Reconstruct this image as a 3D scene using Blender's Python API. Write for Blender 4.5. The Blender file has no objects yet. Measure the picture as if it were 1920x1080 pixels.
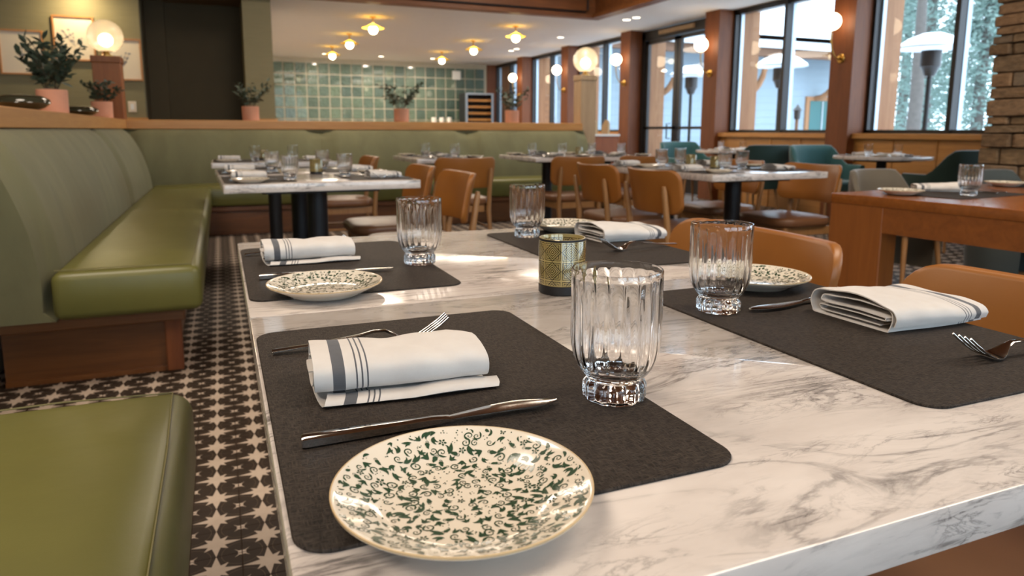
import bpy, bmesh, math, random
from mathutils import Vector, Matrix
PI = math.pi
D = bpy.data
SC = bpy.context.scene
COL = SC.collection
RND = random.Random(7)

# ------------------------------------------------------------------ camera
def setup_camera():
    cam = D.cameras.new('camera'); ob = D.objects.new('camera', cam); COL.objects.link(ob)
    f, pitch, roll, yaw = 1310.42, 0.153374, 0.0038887, 0.393676
    cam.sensor_width = 36.0; cam.lens = f / 1920 * 36.0
    cam.shift_y = -(540 - 447.63) / 1920
    cam.clip_start = 0.02; cam.clip_end = 200
    c, s = math.cos(yaw), math.sin(yaw)
    fw = Vector((s * math.cos(pitch), c * math.cos(pitch), -math.sin(pitch)))
    rt = Vector((c, -s, 0)); up = rt.cross(fw)
    r2 = math.cos(roll) * rt + math.sin(roll) * up
    u2 = -math.sin(roll) * rt + math.cos(roll) * up
    m = Matrix((r2, u2, -fw)).transposed().to_4x4(); m.translation = Vector((0, 0, 0.975))
    ob.matrix_world = m
    cam.dof.use_dof = True; cam.dof.focus_distance = 0.63; cam.dof.aperture_fstop = 10.0
    SC.camera = ob
setup_camera()

# ------------------------------------------------------------------ world, lamps, exposure
w = D.worlds.new('overcast_sky'); SC.world = w; w.use_nodes = True
bg = w.node_tree.nodes['Background']
bg.inputs['Color'].default_value = (0.66, 0.84, 1.0, 1); bg.inputs['Strength'].default_value = 5.0
SC.view_settings.view_transform = 'Standard'; SC.view_settings.look = 'None'
SC.view_settings.gamma = 1.0; SC.view_settings.use_curve_mapping = False
SC.view_settings.exposure = 0.13
cy = SC.cycles
cy.max_bounces = 14; cy.diffuse_bounces = 5; cy.glossy_bounces = 5; cy.transmission_bounces = 14
cy.transparent_max_bounces = 16; cy.sample_clamp_indirect = 4.0; cy.use_denoising = True
cy.blur_glossy = 0.5

def area(name, loc, size, power, color, rot=(0, 0, 0), sizey=None, spread=None):
    l = D.lights.new(name, 'AREA'); l.energy = power; l.color = color
    l.shape = 'RECTANGLE' if sizey else 'DISK'; l.size = size
    if sizey: l.size_y = sizey
    if spread: l.spread = spread
    o = D.objects.new(name, l); COL.objects.link(o); o.location = loc; o.rotation_euler = rot
    return o
WARM = (1.0, 0.85, 0.69)
# unseen overhead lamps under the vaulted ceiling; the last is added fill
area('vault_light', (-0.9, 2.3, 3.5), 1.5, 60, WARM)
area('vault_light', (3.6, 0.4, 3.5), 1.4, 60, WARM)
area('vault_light', (2.2, 0.6, 3.5), 1.5, 55, WARM)
area('vault_light', (1.2, 7.2, 3.5), 1.5, 75, WARM)
area('vault_light', (3.7, 7.3, 3.5), 1.5, 60, WARM)
area('vault_light', (-2.0, -0.6, 3.5), 1.5, 85, WARM)  # added fill behind the camera, lifts the dark end of the left backrest
# unseen discs added to brighten the rear room, then recessed wall washers
for x in (2.2, 4.4):
    for y in (11.5, 14.0):
        area('rear_fill', (x, y, 2.57), 1.5, 52, (1.0, 0.86, 0.70))
for x in (2.28, 3.54, 4.76): area('wall_washer', (x, 16.4, 2.6), 0.12, 24, WARM)
area('picture_lamp', (-1.42, 9.47, 2.6), 0.08, 14, (1.0, 0.80, 0.48))

# ------------------------------------------------------------------ node helpers
class NT:
    def __init__(s, name):
        s.m = D.materials.new(name); s.m.use_nodes = True
        s.t = s.m.node_tree; s.n = s.t.nodes; s.l = s.t.links
        s.b = s.n['Principled BSDF']; s.out = s.n['Material Output']
    def new(s, typ, **kw):
        nd = s.n.new(typ)
        for k, v in kw.items(): setattr(nd, k, v)
        return nd
    def put(s, sock, v):
        if v is None: return
        if isinstance(v, (int, float)): sock.default_value = v
        elif isinstance(v, (tuple, list)):
            sock.default_value = tuple(v) + ((1,) if sock.type == 'RGBA' and len(v) == 3 else ())
        else: s.l.new(v, sock)
    def math(s, op, a, b=None, c=None, clamp=False):
        nd = s.new('ShaderNodeMath', operation=op, use_clamp=clamp)
        s.put(nd.inputs[0], a); s.put(nd.inputs[1], b); s.put(nd.inputs[2], c)
        return nd.outputs[0]
    def coords(s, kind='Object', scale=(1, 1, 1), rot=(0, 0, 0), loc=(0, 0, 0)):
        if kind == 'World': o = s.new('ShaderNodeNewGeometry').outputs['Position']
        else: o = s.new('ShaderNodeTexCoord').outputs[kind]
        mp = s.new('ShaderNodeMapping'); s.l.new(o, mp.inputs['Vector'])
        mp.inputs['Scale'].default_value = scale; mp.inputs['Rotation'].default_value = rot
        mp.inputs['Location'].default_value = loc
        return mp.outputs[0]
    def noise(s, vec, scale=5, detail=4, rough=0.5, dist=0.0):
        nd = s.new('ShaderNodeTexNoise'); s.put(nd.inputs['Vector'], vec)
        nd.inputs['Scale'].default_value = scale; nd.inputs['Detail'].default_value = detail
        nd.inputs['Roughness'].default_value = rough; nd.inputs['Distortion'].default_value = dist
        return nd.outputs['Fac']
    def ramp(s, fac, stops):
        nd = s.new('ShaderNodeValToRGB'); s.put(nd.inputs[0], fac); cr = nd.color_ramp
        while len(cr.elements) > 1: cr.elements.remove(cr.elements[-1])
        for i, (p, c) in enumerate(stops):
            e = cr.elements[0] if i == 0 else cr.elements.new(p)
            e.position = p; e.color = (c if not isinstance(c, (int, float)) else (c, c, c))[:3] + (1,) if not isinstance(c, (int, float)) else (c, c, c, 1)
        return nd.outputs[0]
    def mix(s, fac, a, b, mode='MIX'):
        nd = s.new('ShaderNodeMix', data_type='RGBA', blend_type=mode)
        s.put(nd.inputs[0], fac); s.put(nd.inputs[6], a); s.put(nd.inputs[7], b)
        return nd.outputs[2]
    def bump(s, h, strength=0.2, dist=0.01):
        nd = s.new('ShaderNodeBump'); s.put(nd.inputs['Height'], h)
        nd.inputs['Strength'].default_value = strength; nd.inputs['Distance'].default_value = dist
        s.l.new(nd.outputs[0], s.b.inputs['Normal'])
    def set(s, **kw):
        for k, v in kw.items(): s.put(s.b.inputs[k.replace('_', ' ')], v)
        return s

def plain(name, color, rough=0.5, metal=0.0, var=0.12, scale=6, **kw):
    t = NT(name); v = t.noise(t.coords(), scale, 4)
    c = t.mix(v, tuple(x * (1 - var) for x in color), tuple(min(1, x * (1 + var)) for x in color))
    t.set(Base_Color=c, Roughness=rough, Metallic=metal, **kw); return t.m
def emis(name, color, strength):
    t = NT(name); t.set(Base_Color=color, Emission_Color=color, Emission_Strength=strength, Roughness=0.4); return t.m
def wood(name, c1, c2, axis='x', scale=1.0, rough=0.4, coat=0.0, kind='Object'):
    t = NT(name)
    st = {'x': (1.2, 14, 14), 'y': (14, 1.2, 14), 'z': (14, 14, 1.2)}[axis]
    v = t.coords(kind, tuple(k * scale for k in st))
    g = t.noise(v, 1.6, 6, 0.62, 0.9); g2 = t.noise(v, 6, 3, 0.6)
    f = t.math('ADD', t.math('MULTIPLY', g, 0.75), t.math('MULTIPLY', g2, 0.25))
    oi = t.new('ShaderNodeObjectInfo').outputs['Random']
    c = t.ramp(f, [(0.3, c1), (0.68, c2)])
    c = t.mix(1.0, c, t.ramp(oi, [(0, 0.86), (1, 1.0)]), 'MULTIPLY')
    t.set(Base_Color=c, Roughness=rough, Coat_Weight=coat, Coat_Roughness=0.15)
    t.bump(f, 0.08, 0.002); return t.m
def leather(name, c, rough=0.38, wr=0.0):
    t = NT(name); v = t.coords('World')
    n1 = t.noise(v, 9, 4); n2 = t.noise(v, 420, 2)
    col = t.mix(n1, tuple(x * 0.86 for x in c), tuple(x * 1.12 for x in c))
    t.set(Base_Color=col, Roughness=rough, Specular_IOR_Level=0.45)
    h = t.math('ADD', t.math('MULTIPLY', n2, 0.05), t.math('MULTIPLY', t.noise(v, 12, 3), wr))
    t.bump(h, 0.25, 0.006); return t.m
def fabric(name, c, rough=0.85, sheen=0.5, stretch=(1, 1, 1), var=0.2, bump=0.25):
    t = NT(name); v = t.coords('World', stretch)
    n1 = t.noise(v, 5, 5, 0.6, 0.6); n2 = t.noise(t.coords('World'), 600, 1)
    col = t.mix(n1, tuple(x * (1 - var) for x in c), tuple(x * (1 + var) for x in c))
    t.set(Base_Color=col, Roughness=rough, Sheen_Weight=sheen, Sheen_Roughness=0.4)
    h = t.math('ADD', n1, t.math('MULTIPLY', n2, 0.05)); t.bump(h, bump, 0.012); return t.m

def m_marble():
    t = NT('veined_marble'); base = t.coords('World', (1.5, 5.6, 4.6), rot=(0, 0, math.radians(-5)))
    n = t.noise(base, 2.1, 9, 0.62, 1.1)
    a = t.math('ABSOLUTE', t.math('SUBTRACT', n, 0.5))
    vein = t.ramp(a, [(0.0, 1.0), (0.009, 0.8), (0.03, 0.16), (0.08, 0.0)])
    mask = t.ramp(t.noise(t.coords('World', (3, 5, 4)), 1.7, 4, 0.6), [(0.42, 0.05), (0.64, 1.0)])
    n2 = t.noise(t.coords('World', (2.2, 8, 6), rot=(0, 0, 0.35)), 3.4, 8, 0.65, 1.6)
    a2 = t.math('ABSOLUTE', t.math('SUBTRACT', n2, 0.52))
    v2 = t.ramp(a2, [(0.0, 0.75), (0.02, 0.25), (0.05, 0.0)])
    mask2 = t.ramp(t.noise(t.coords('World', (2, 4, 4), loc=(3, 1, 0)), 2.3, 4, 0.6), [(0.45, 0.0), (0.7, 1.0)])
    f = t.math('ADD', t.math('MULTIPLY', vein, mask), t.math('MULTIPLY', v2, mask2), clamp=True)
    n3 = t.noise(t.coords('World', (2.5, 9, 7), rot=(0, 0, -0.25), loc=(1, 5, 2)), 6.5, 7, 0.62, 1.0)
    v3 = t.ramp(t.math('ABSOLUTE', t.math('SUBTRACT', n3, 0.5)), [(0.0, 0.9), (0.012, 0.4), (0.04, 0.0)])
    m3 = t.ramp(t.noise(t.coords('World', (3, 9, 6), loc=(7, 2, 0)), 2.6, 3, 0.5), [(0.52, 0.0), (0.70, 0.8)])
    f = t.math('ADD', f, t.math('MULTIPLY', v3, m3), clamp=True)
    cloud = t.noise(t.coords('World', (2, 5, 4)), 2.5, 5, 0.55)
    c0 = t.ramp(cloud, [(0.3, (0.53, 0.47, 0.43)), (0.6, (0.67, 0.61, 0.565))])
    c = t.mix(t.math('MULTIPLY', f, 0.88), c0, (0.10, 0.092, 0.09))
    t.set(Base_Color=c, Roughness=0.16, Specular_IOR_Level=0.5, Coat_Weight=0.25, Coat_Roughness=0.06); return t.m
def m_tile_floor():
    T = 0.112; t = NT('star_cement_tile')
    sep = t.new('ShaderNodeSeparateXYZ'); t.l.new(t.new('ShaderNodeNewGeometry').outputs['Position'], sep.inputs[0])
    def cell(o, off):
        v = t.math('DIVIDE', t.math('SUBTRACT', o, off), T)
        return t.math('ABSOLUTE', t.math('SUBTRACT', t.math('FRACT', t.math('ADD', v, 100.0)), 0.5))
    a = cell(sep.outputs[0], -0.0035); b = cell(sep.outputs[1], 1.5155)
    def star(p, q, tip, vx, vy, dg):
        m = t.math('MAXIMUM', p, q); n = t.math('MINIMUM', p, q)
        # half plane through (tip,0)-(vx,vy) and (vx,vy)-(dg,dg)
        l1 = t.math('SUBTRACT', t.math('MULTIPLY', t.math('SUBTRACT', m, tip), vy), t.math('MULTIPLY', n, vx - tip))
        l2 = t.math('SUBTRACT', t.math('MULTIPLY', t.math('SUBTRACT', m, vx), dg - vy), t.math('MULTIPLY', t.math('SUBTRACT', n, vy), dg - vx))
        return t.math('LESS_THAN', t.math('MINIMUM', l1, l2), 0.0)
    s1 = star(a, b, 0.5, 0.165, 0.085, 0.235)
    s2 = star(t.math('SUBTRACT', 0.5, a), t.math('SUBTRACT', 0.5, b), 0.085, 0.075, 0.055, 0.15)
    st = t.math('MAXIMUM', s1, s2)
    # fine petal lines: circle arcs round each corner
    rr = t.math('SQRT', t.math('ADD', t.math('POWER', t.math('SUBTRACT', 0.5, a), 2.0), t.math('POWER', t.math('SUBTRACT', 0.5, b), 2.0)))
    ln = t.math('LESS_THAN', t.math('ABSOLUTE', t.math('SUBTRACT', rr, 0.40)), 0.005)
    nz = t.noise(t.coords('World'), 30, 5, 0.6)
    dark = t.mix(nz, (0.018, 0.011, 0.007), (0.042, 0.027, 0.017)); lite = t.mix(nz, (0.40, 0.31, 0.24), (0.56, 0.46, 0.37))
    c = t.mix(ln, dark, (0.11, 0.075, 0.05)); c = t.mix(st, c, lite)
    jt = t.math('GREATER_THAN', t.math('MAXIMUM', a, b), 0.490)
    c = t.mix(jt, c, (0.06, 0.035, 0.02))
    t.set(Base_Color=c, Specular_IOR_Level=0.25, Roughness=t.math('ADD', 0.5, t.math('MULTIPLY', nz, 0.25))); return t.m
def m_napkin():
    t = NT('striped_linen'); uv = t.new('ShaderNodeTexCoord').outputs['UV']
    sep = t.new('ShaderNodeSeparateXYZ'); t.l.new(uv, sep.inputs[0]); u = sep.outputs[0]
    def band(c, h): return t.math('LESS_THAN', t.math('ABSOLUTE', t.math('SUBTRACT', u, c)), h)
    f = band(0.135, 0.034)
    for c in (0.232, 0.262, 0.292): f = t.math('MAXIMUM', f, band(c, 0.0045))
    wv = t.noise(t.coords('UV', (900, 900, 1)), 1.0, 1)
    base = t.mix(t.noise(t.coords('World'), 40, 4), (0.54, 0.495, 0.455), (0.66, 0.625, 0.585))
    ink = t.mix(wv, (0.028, 0.030, 0.036), (0.13, 0.13, 0.14))
    t.set(Base_Color=t.mix(f, base, ink), Roughness=0.9, Sheen_Weight=0.15)
    h = t.math('ADD', t.math('MULTIPLY', wv, 0.3), t.noise(t.coords('World'), 55, 4)); t.bump(h, 0.28, 0.004); return t.m
def m_mat():
    t = NT('woven_vinyl'); v = t.coords('World', (160, 900, 1)); n = t.noise(v, 1.0, 2)
    n2 = t.noise(t.coords('World', (900, 160, 1)), 1.0, 2); f = t.ramp(t.math('MAXIMUM', n, n2), [(0.42, 0.0), (0.72, 1.0)])
    big = t.noise(t.coords('World'), 14, 4)
    c = t.mix(f, (0.013, 0.0102, 0.0082), (0.062, 0.048, 0.038)); c = t.mix(t.math('MULTIPLY', big, 0.4), c, (0.02, 0.0165, 0.015))
    t.set(Base_Color=c, Roughness=0.62, Specular_IOR_Level=0.12); t.bump(f, 0.35, 0.0006); return t.m
def m_votive():
    t = NT('patterned_olive_glass'); sep = t.new('ShaderNodeSeparateXYZ'); t.l.new(t.new('ShaderNodeTexCoord').outputs['Object'], sep.inputs[0])
    ang = t.math('DIVIDE', t.math('ARCTAN2', sep.outputs[1], sep.outputs[0]), 2 * PI)
    def tri(v): return t.math('MULTIPLY', t.math('ABSOLUTE', t.math('SUBTRACT', t.math('FRACT', v), 0.5)), 2.0)
    p = tri(t.math('MULTIPLY', t.math('ADD', ang, 1.0), 8.0)); q = tri(t.math('DIVIDE', t.math('ADD', sep.outputs[2], 0.005), 0.0265))
    diag = t.math('GREATER_THAN', t.math('FRACT', t.math('MULTIPLY', t.math('ADD', p, q), 4.0)), 0.5)
    sq = t.math('GREATER_THAN', t.math('FRACT', t.math('MULTIPLY', t.math('MAXIMUM', p, q), 5.5)), 0.6)
    sel = t.math('LESS_THAN', t.math('ADD', p, q), 1.0)
    pat = t.math('ADD', t.math('MULTIPLY', diag, sel), t.math('MULTIPLY', sq, t.math('SUBTRACT', 1.0, sel)))
    rng = t.math('MULTIPLY', t.math('GREATER_THAN', sep.outputs[2], 0.0145), t.math('LESS_THAN', sep.outputs[2], 0.0735))
    pat = t.math('MULTIPLY', pat, rng)
    c = t.mix(pat, (0.42, 0.33, 0.13), (0.010, 0.009, 0.005))
    t.set(Base_Color=c, Roughness=0.12, Metallic=0.15, Coat_Weight=0.6, Coat_Roughness=0.04, Transmission_Weight=t.math('MULTIPLY', t.math('SUBTRACT', 1.0, pat), 0.2)); return t.m
def m_glass(name='clear_glass', c=(1, 1, 1), ior=1.46):
    t = NT(name); g = t.new('ShaderNodeBsdfGlass'); g.inputs['Color'].default_value = c + (1,); g.inputs['Roughness'].default_value = 0.0; g.inputs['IOR'].default_value = ior
    t.l.new(g.outputs[0], t.out.inputs[0]); return t.m
def m_pane(name='window_glass', tint=(1, 1, 1)):
    t = NT(name); tr = t.new('ShaderNodeBsdfTransparent'); tr.inputs[0].default_value = tint + (1,)
    gl = t.new('ShaderNodeBsdfGlossy'); gl.inputs['Roughness'].default_value = 0.01
    fr = t.new('ShaderNodeFresnel'); fr.inputs[0].default_value = 1.45
    mx = t.new('ShaderNodeMixShader'); bk = t.new('ShaderNodeNewGeometry').outputs['Backfacing']
    t.put(mx.inputs[0], t.math('MULTIPLY', fr.outputs[0], t.math('SUBTRACT', 1.0, bk))); t.l.new(tr.outputs[0], mx.inputs[1]); t.l.new(gl.outputs[0], mx.inputs[2])
    t.l.new(mx.outputs[0], t.out.inputs[0]); return t.m
def m_globe():
    t = NT('ribbed_globe_glass'); tr = t.new('ShaderNodeBsdfTransparent'); tl = t.new('ShaderNodeBsdfTranslucent'); tl.inputs[0].default_value = (1.0, 0.9, 0.72, 1)
    gl = t.new('ShaderNodeBsdfGlossy'); gl.inputs['Roughness'].default_value = 0.05
    lw = t.new('ShaderNodeLayerWeight'); lw.inputs[0].default_value = 0.35
    m1 = t.new('ShaderNodeMixShader'); m1.inputs[0].default_value = 0.42; t.l.new(tr.outputs[0], m1.inputs[1]); t.l.new(tl.outputs[0], m1.inputs[2])
    m2 = t.new('ShaderNodeMixShader'); t.l.new(t.math('MULTIPLY', lw.outputs['Fresnel'], 0.6), m2.inputs[0]); t.l.new(m1.outputs[0], m2.inputs[1]); t.l.new(gl.outputs[0], m2.inputs[2])
    t.l.new(m2.outputs[0], t.out.inputs[0]); return t.m
def m_shade():
    t = NT('yellow_glass_shade'); tr = t.new('ShaderNodeBsdfTransparent'); tr.inputs[0].default_value = (1.0, 0.86, 0.42, 1)
    tl = t.new('ShaderNodeBsdfTranslucent'); tl.inputs[0].default_value = (0.9, 0.72, 0.22, 1); mx = t.new('ShaderNodeMixShader'); mx.inputs[0].default_value = 0.6
    t.l.new(tr.outputs[0], mx.inputs[1]); t.l.new(tl.outputs[0], mx.inputs[2]); t.l.new(mx.outputs[0], t.out.inputs[0]); return t.m
def m_zellige():
    t = NT('green_zellige'); oi = t.new('ShaderNodeObjectInfo').outputs['Random']; v = t.coords('World')
    c = t.ramp(oi, [(0.0, (0.028, 0.06, 0.05)), (0.35, (0.05, 0.09, 0.07)), (0.7, (0.10, 0.15, 0.10)), (1.0, (0.036, 0.072, 0.066))])
    n = t.noise(v, 9, 4, 0.6); c = t.mix(t.math('MULTIPLY', n, 0.6), c, (0.13, 0.19, 0.15))
    t.set(Base_Color=c, Roughness=0.12, Coat_Weight=0.4); t.bump(n, 0.8, 0.05); return t.m
def m_grass_cloth():
    t = NT('grasscloth_wallpaper'); n = t.noise(t.coords('World', (2, 2, 70)), 3, 4, 0.6)
    c = t.mix(n, (0.17, 0.145, 0.075), (0.26, 0.225, 0.125)); t.set(Base_Color=c, Roughness=0.85); t.bump(n, 0.3, 0.004); return t.m
def m_stone():
    t = NT('ledge_stone'); oi = t.new('ShaderNodeObjectInfo').outputs['Random']
    c = t.ramp(oi, [(0, (0.17, 0.10, 0.05)), (0.3, (0.27, 0.17, 0.085)), (0.6, (0.22, 0.145, 0.08)), (0.8, (0.34, 0.19, 0.09)), (1, (0.20, 0.15, 0.10))])
    n = t.noise(t.coords('World', (1, 1, 2.5)), 14, 7, 0.65)
    c = t.mix(1.0, c, t.ramp(n, [(0.3, 0.55), (0.7, 1.25)]), 'MULTIPLY'); t.set(Base_Color=c, Roughness=0.9); t.bump(n, 0.8, 0.02); return t.m
def m_leaf(name, c1, c2):
    t = NT(name); oi = t.new('ShaderNodeObjectInfo').outputs['Random']
    n = t.noise(t.coords('World'), 25, 3); c = t.mix(t.math('MULTIPLY', t.math('ADD', oi, n), 0.5), c1, c2)
    t.set(Base_Color=c, Roughness=0.55); return t.m

M = dict(
    marble=m_marble(), floor=m_tile_floor(), napkin=m_napkin(), mat=m_mat(), votive=m_votive(), glass=m_glass(), pane=m_pane(), globe=m_globe(),
    zellige=m_zellige(), paper=m_grass_cloth(), stone=m_stone(),
    steel=plain('polished_steel', (0.62, 0.60, 0.57), 0.12, 1.0, 0.03),
    black=plain('black_steel', (0.012, 0.012, 0.014), 0.45, 0.3), brass=plain('brushed_brass', (0.62, 0.38, 0.10), 0.28, 1.0, 0.05),
    bronze=plain('dark_bronze_frame', (0.035, 0.032, 0.032), 0.4, 0.5), alu=plain('pale_aluminium', (0.42, 0.50, 0.58), 0.35, 0.6),
    velvet=fabric('sage_velvet', (0.148, 0.140, 0.067), stretch=(1, 1, 0.35), var=0.30, bump=0.35, sheen=0.06),
    seat=leather('olive_leather', (0.128, 0.122, 0.029), 0.36, 0.6), seam=plain('seam_thread', (0.16, 0.14, 0.05), 0.6),
    seat2=leather('brown_seat_leather', (0.175, 0.078, 0.034), 0.36), tan=leather('caramel_leather', (0.29, 0.105, 0.018), 0.40), ash=wood('ash_wood', (0.27, 0.125, 0.04), (0.39, 0.20, 0.075), 'z', 1.0, 0.42),
    rail=wood('oak_rail', (0.46, 0.19, 0.040), (0.60, 0.285, 0.075), 'x', 1.0, 0.42), raily=wood('oak_rail_long', (0.46, 0.19, 0.040), (0.60, 0.285, 0.075), 'y', 1.0, 0.42),
    post=wood('fir_timber', (0.125, 0.031, 0.005), (0.215, 0.062, 0.012), 'z', 0.8, 0.6, 0.0), panel=wood('fir_panel', (0.42, 0.18, 0.045), (0.60, 0.29, 0.08), 'y', 0.8, 0.4, 0.2),
    base=wood('walnut_base', (0.125, 0.042, 0.010), (0.23, 0.085, 0.022), 'x', 1.0, 0.4, 0.2), basey=wood('walnut_base_long', (0.125, 0.042, 0.010), (0.23, 0.085, 0.022), 'y', 1.0, 0.4, 0.2),
    tabletop=wood('cherry_top', (0.19, 0.055, 0.008), (0.30, 0.095, 0.017), 'x', 0.9, 0.24, 0.3), table=wood('cherry_table', (0.19, 0.052, 0.006), (0.30, 0.092, 0.014), 'x', 0.9, 0.5), tablez=wood('cherry_leg', (0.21, 0.06, 0.007), (0.32, 0.10, 0.016), 'z', 0.9, 0.5),
    beam=wood('dark_beam', (0.13, 0.042, 0.010), (0.25, 0.085, 0.020), 'x', 0.7, 0.5), light_oak=wood('pale_oak', (0.42, 0.27, 0.14), (0.56, 0.38, 0.21), 'z', 1.0, 0.5),
    cabinet=wood('red_cabinet', (0.22, 0.06, 0.018), (0.33, 0.10, 0.03), 'z', 0.9, 0.4),
    white=plain('white_ceiling', (0.74, 0.70, 0.66), 0.8, 0, 0.03), cream=plain('cream_wall', (0.60, 0.52, 0.40), 0.8, 0, 0.05), dark=plain('dark_olive_wall', (0.060, 0.044, 0.018), 0.75, 0, 0.1),
    brown_ceil=plain('brown_ceiling', (0.14, 0.08, 0.035), 0.8), grout=plain('pale_grout', (0.50, 0.47, 0.37), 0.85), tgrout=plain('floor_grout', (0.05, 0.03, 0.02), 0.9),
    teal=fabric('teal_fabric', (0.030, 0.115, 0.115), 0.8, 0.6, var=0.12, bump=0.1), teal_shaded=fabric('shaded_teal_fabric', (0.012, 0.035, 0.028), 0.85, 0.25, var=0.12, bump=0.1),  # second fabric: the teal with backlit shade put into its colour
    taupe=fabric('taupe_fabric', (0.145, 0.12, 0.085), 0.85, 0.5, var=0.12, bump=0.1), slate=fabric('slate_fabric', (0.06, 0.075, 0.075), 0.85, 0.3, var=0.12, bump=0.1),
    china=plain('cream_china', (0.70, 0.63, 0.52), 0.12, 0, 0.03, Coat_Weight=0.5, Coat_Roughness=0.04), chinarim=plain('tan_rim', (0.55, 0.40, 0.22), 0.3), ink=plain('green_print', (0.028, 0.062, 0.034), 0.18, 0, 0.25, 60, Coat_Weight=0.5),
    terra=plain('terracotta', (0.64, 0.29, 0.175), 0.8, 0, 0.12, 14), leaf=m_leaf('eucalyptus_leaf', (0.022, 0.042, 0.026), (0.07, 0.095, 0.06)), stem=plain('plant_stem', (0.07, 0.05, 0.025), 0.7),
    bowl=plain('dark_glazed_ceramic', (0.035, 0.034, 0.02), 0.12, 0, 0.4, 10, Coat_Weight=0.6), frame=wood('picture_frame', (0.40, 0.17, 0.05), (0.55, 0.25, 0.08), 'x', 2, 0.4), art=plain('art_paper', (0.70, 0.60, 0.46), 0.8, 0, 0.03), pencil=plain('drawing_ink', (0.26, 0.25, 0.26), 0.8),
    bulb=emis('warm_bulb', (1.0, 0.80, 0.52), 9.0), opal=emis('opal_globe', (1.0, 0.78, 0.52), 9.0), down=emis('downlight_lens', (1.0, 0.86, 0.64), 8.0), pend=emis('pendant_globe', (1.0, 0.84, 0.52), 16.0),
    shade=m_shade(),
    snow=plain('snow', (0.86, 0.89, 0.94), 0.9, 0, 0.04), siding=plain('blue_grey_siding', (0.25, 0.31, 0.355), 0.8, 0, 0.10, 3), tan_post=wood('exterior_cedar', (0.24, 0.10, 0.04), (0.38, 0.18, 0.08), 'z', 0.6, 0.7), soffit=wood('timber_soffit', (0.11, 0.048, 0.022), (0.20, 0.095, 0.048), 'x', 0.6, 0.7),
    bark=plain('pine_bark', (0.10, 0.085, 0.075), 0.95, 0, 0.3, 8), needle=plain('pine_needles', (0.15, 0.215, 0.185), 0.8, 0, 0.3, 3), heater=plain('heater_metal', (0.50, 0.52, 0.55), 0.3, 0.8), red=plain('red_clay_planter', (0.42, 0.16, 0.10), 0.8), green=plain('bright_plant', (0.10, 0.30, 0.08), 0.7, 0, 0.3, 20),
    plastic=plain('white_plastic', (0.75, 0.74, 0.70), 0.4, 0, 0.02), kraft=plain('kraft_card', (0.42, 0.28, 0.15), 0.8), wine=plain('dark_bottle', (0.02, 0.022, 0.035), 0.15), fridge=plain('black_appliance', (0.010, 0.010, 0.012), 0.35),
)

# ------------------------------------------------------------------ mesh helpers
def finish(bm, name, mat, smooth=None):
    me = D.meshes.new(name)
    bmesh.ops.recalc_face_normals(bm, faces=bm.faces)
    if smooth is not None:
        for f in bm.faces: f.smooth = True
    bm.to_mesh(me); bm.free()
    if smooth is not None and smooth < 179: me.set_sharp_from_angle(angle=math.radians(smooth))
    me.materials.append(M[mat] if isinstance(mat, str) else mat)
    return me
def obj(name, bm, mat, parent=None, loc=(0, 0, 0), rot=(0, 0, 0), smooth=None, stuff=False):
    me = bm if isinstance(bm, bpy.types.Mesh) else finish(bm, name, mat, smooth)
    o = D.objects.new(name, me); COL.objects.link(o)
    o.location = loc; o.rotation_euler = rot
    if parent: o.parent = parent
    if stuff: o['kind'] = 'stuff'
    return o
def tag(o, label, cat, group=None):
    o['label'] = label; o['category'] = cat
    if group: o['group'] = group
    return o
def thing(name, label, cat, loc=(0, 0, 0), rz=0.0, group=None):
    o = D.objects.new(name, None); COL.objects.link(o); o.empty_display_size = 0.05
    o.location = loc; o.rotation_euler = (0, 0, rz)
    return tag(o, label, cat, group)
def struct(name, bm, mat, loc=(0, 0, 0), smooth=None):
    o = obj(name, bm, mat, None, loc, smooth=smooth); o['kind'] = 'structure'; return o
def empty_struct(name, loc=(0, 0, 0)):
    o = D.objects.new(name, None); COL.objects.link(o); o.location = loc; o['kind'] = 'structure'; return o
def kids(o): return [c for c in D.objects if c.parent == o]
def dup(root, tree, loc, rz, label, group=None):
    r = root.copy(); COL.objects.link(r); r.location = loc; r.rotation_euler = (0, 0, rz); r['label'] = label
    if group: r['group'] = group
    def rec(src, dst):
        for ch in tree.get(src, []):
            c = ch.copy(); COL.objects.link(c); c.parent = dst; rec(ch, c)
    rec(root, r); return r
def tree_of(root):
    t = {}
    def rec(o):
        t[o] = list(o.children)
        for c in o.children: rec(c)
    bpy.context.view_layer.update(); rec(root); return t

def box(bm, c, s, rot=None):
    m = Matrix.Translation(c) @ (rot.to_4x4() if rot else Matrix()) @ Matrix.Diagonal((s[0], s[1], s[2], 1))
    return bmesh.ops.create_cube(bm, size=1, matrix=m)['verts']
def bx(x0, x1, y0, y1, z0, z1, bev=0.0, seg=1):
    bm = bmesh.new(); box(bm, ((x0 + x1) / 2, (y0 + y1) / 2, (z0 + z1) / 2), (abs(x1 - x0), abs(y1 - y0), abs(z1 - z0)))
    if bev: bmesh.ops.bevel(bm, geom=bm.edges[:], offset=bev, segments=seg, profile=0.5, affect='EDGES')
    return bm
def cuts(bm, axis, lo, hi, n):
    no = Vector((0, 0, 0)); no[axis] = 1
    for i in range(1, n):
        co = Vector((0, 0, 0)); co[axis] = lo + (hi - lo) * i / n
        bmesh.ops.bisect_plane(bm, geom=bm.verts[:] + bm.edges[:] + bm.faces[:], plane_co=co, plane_no=no)
def deform(bm, f):
    for v in bm.verts: v.co = Vector(f(v.co))
    return bm
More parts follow.
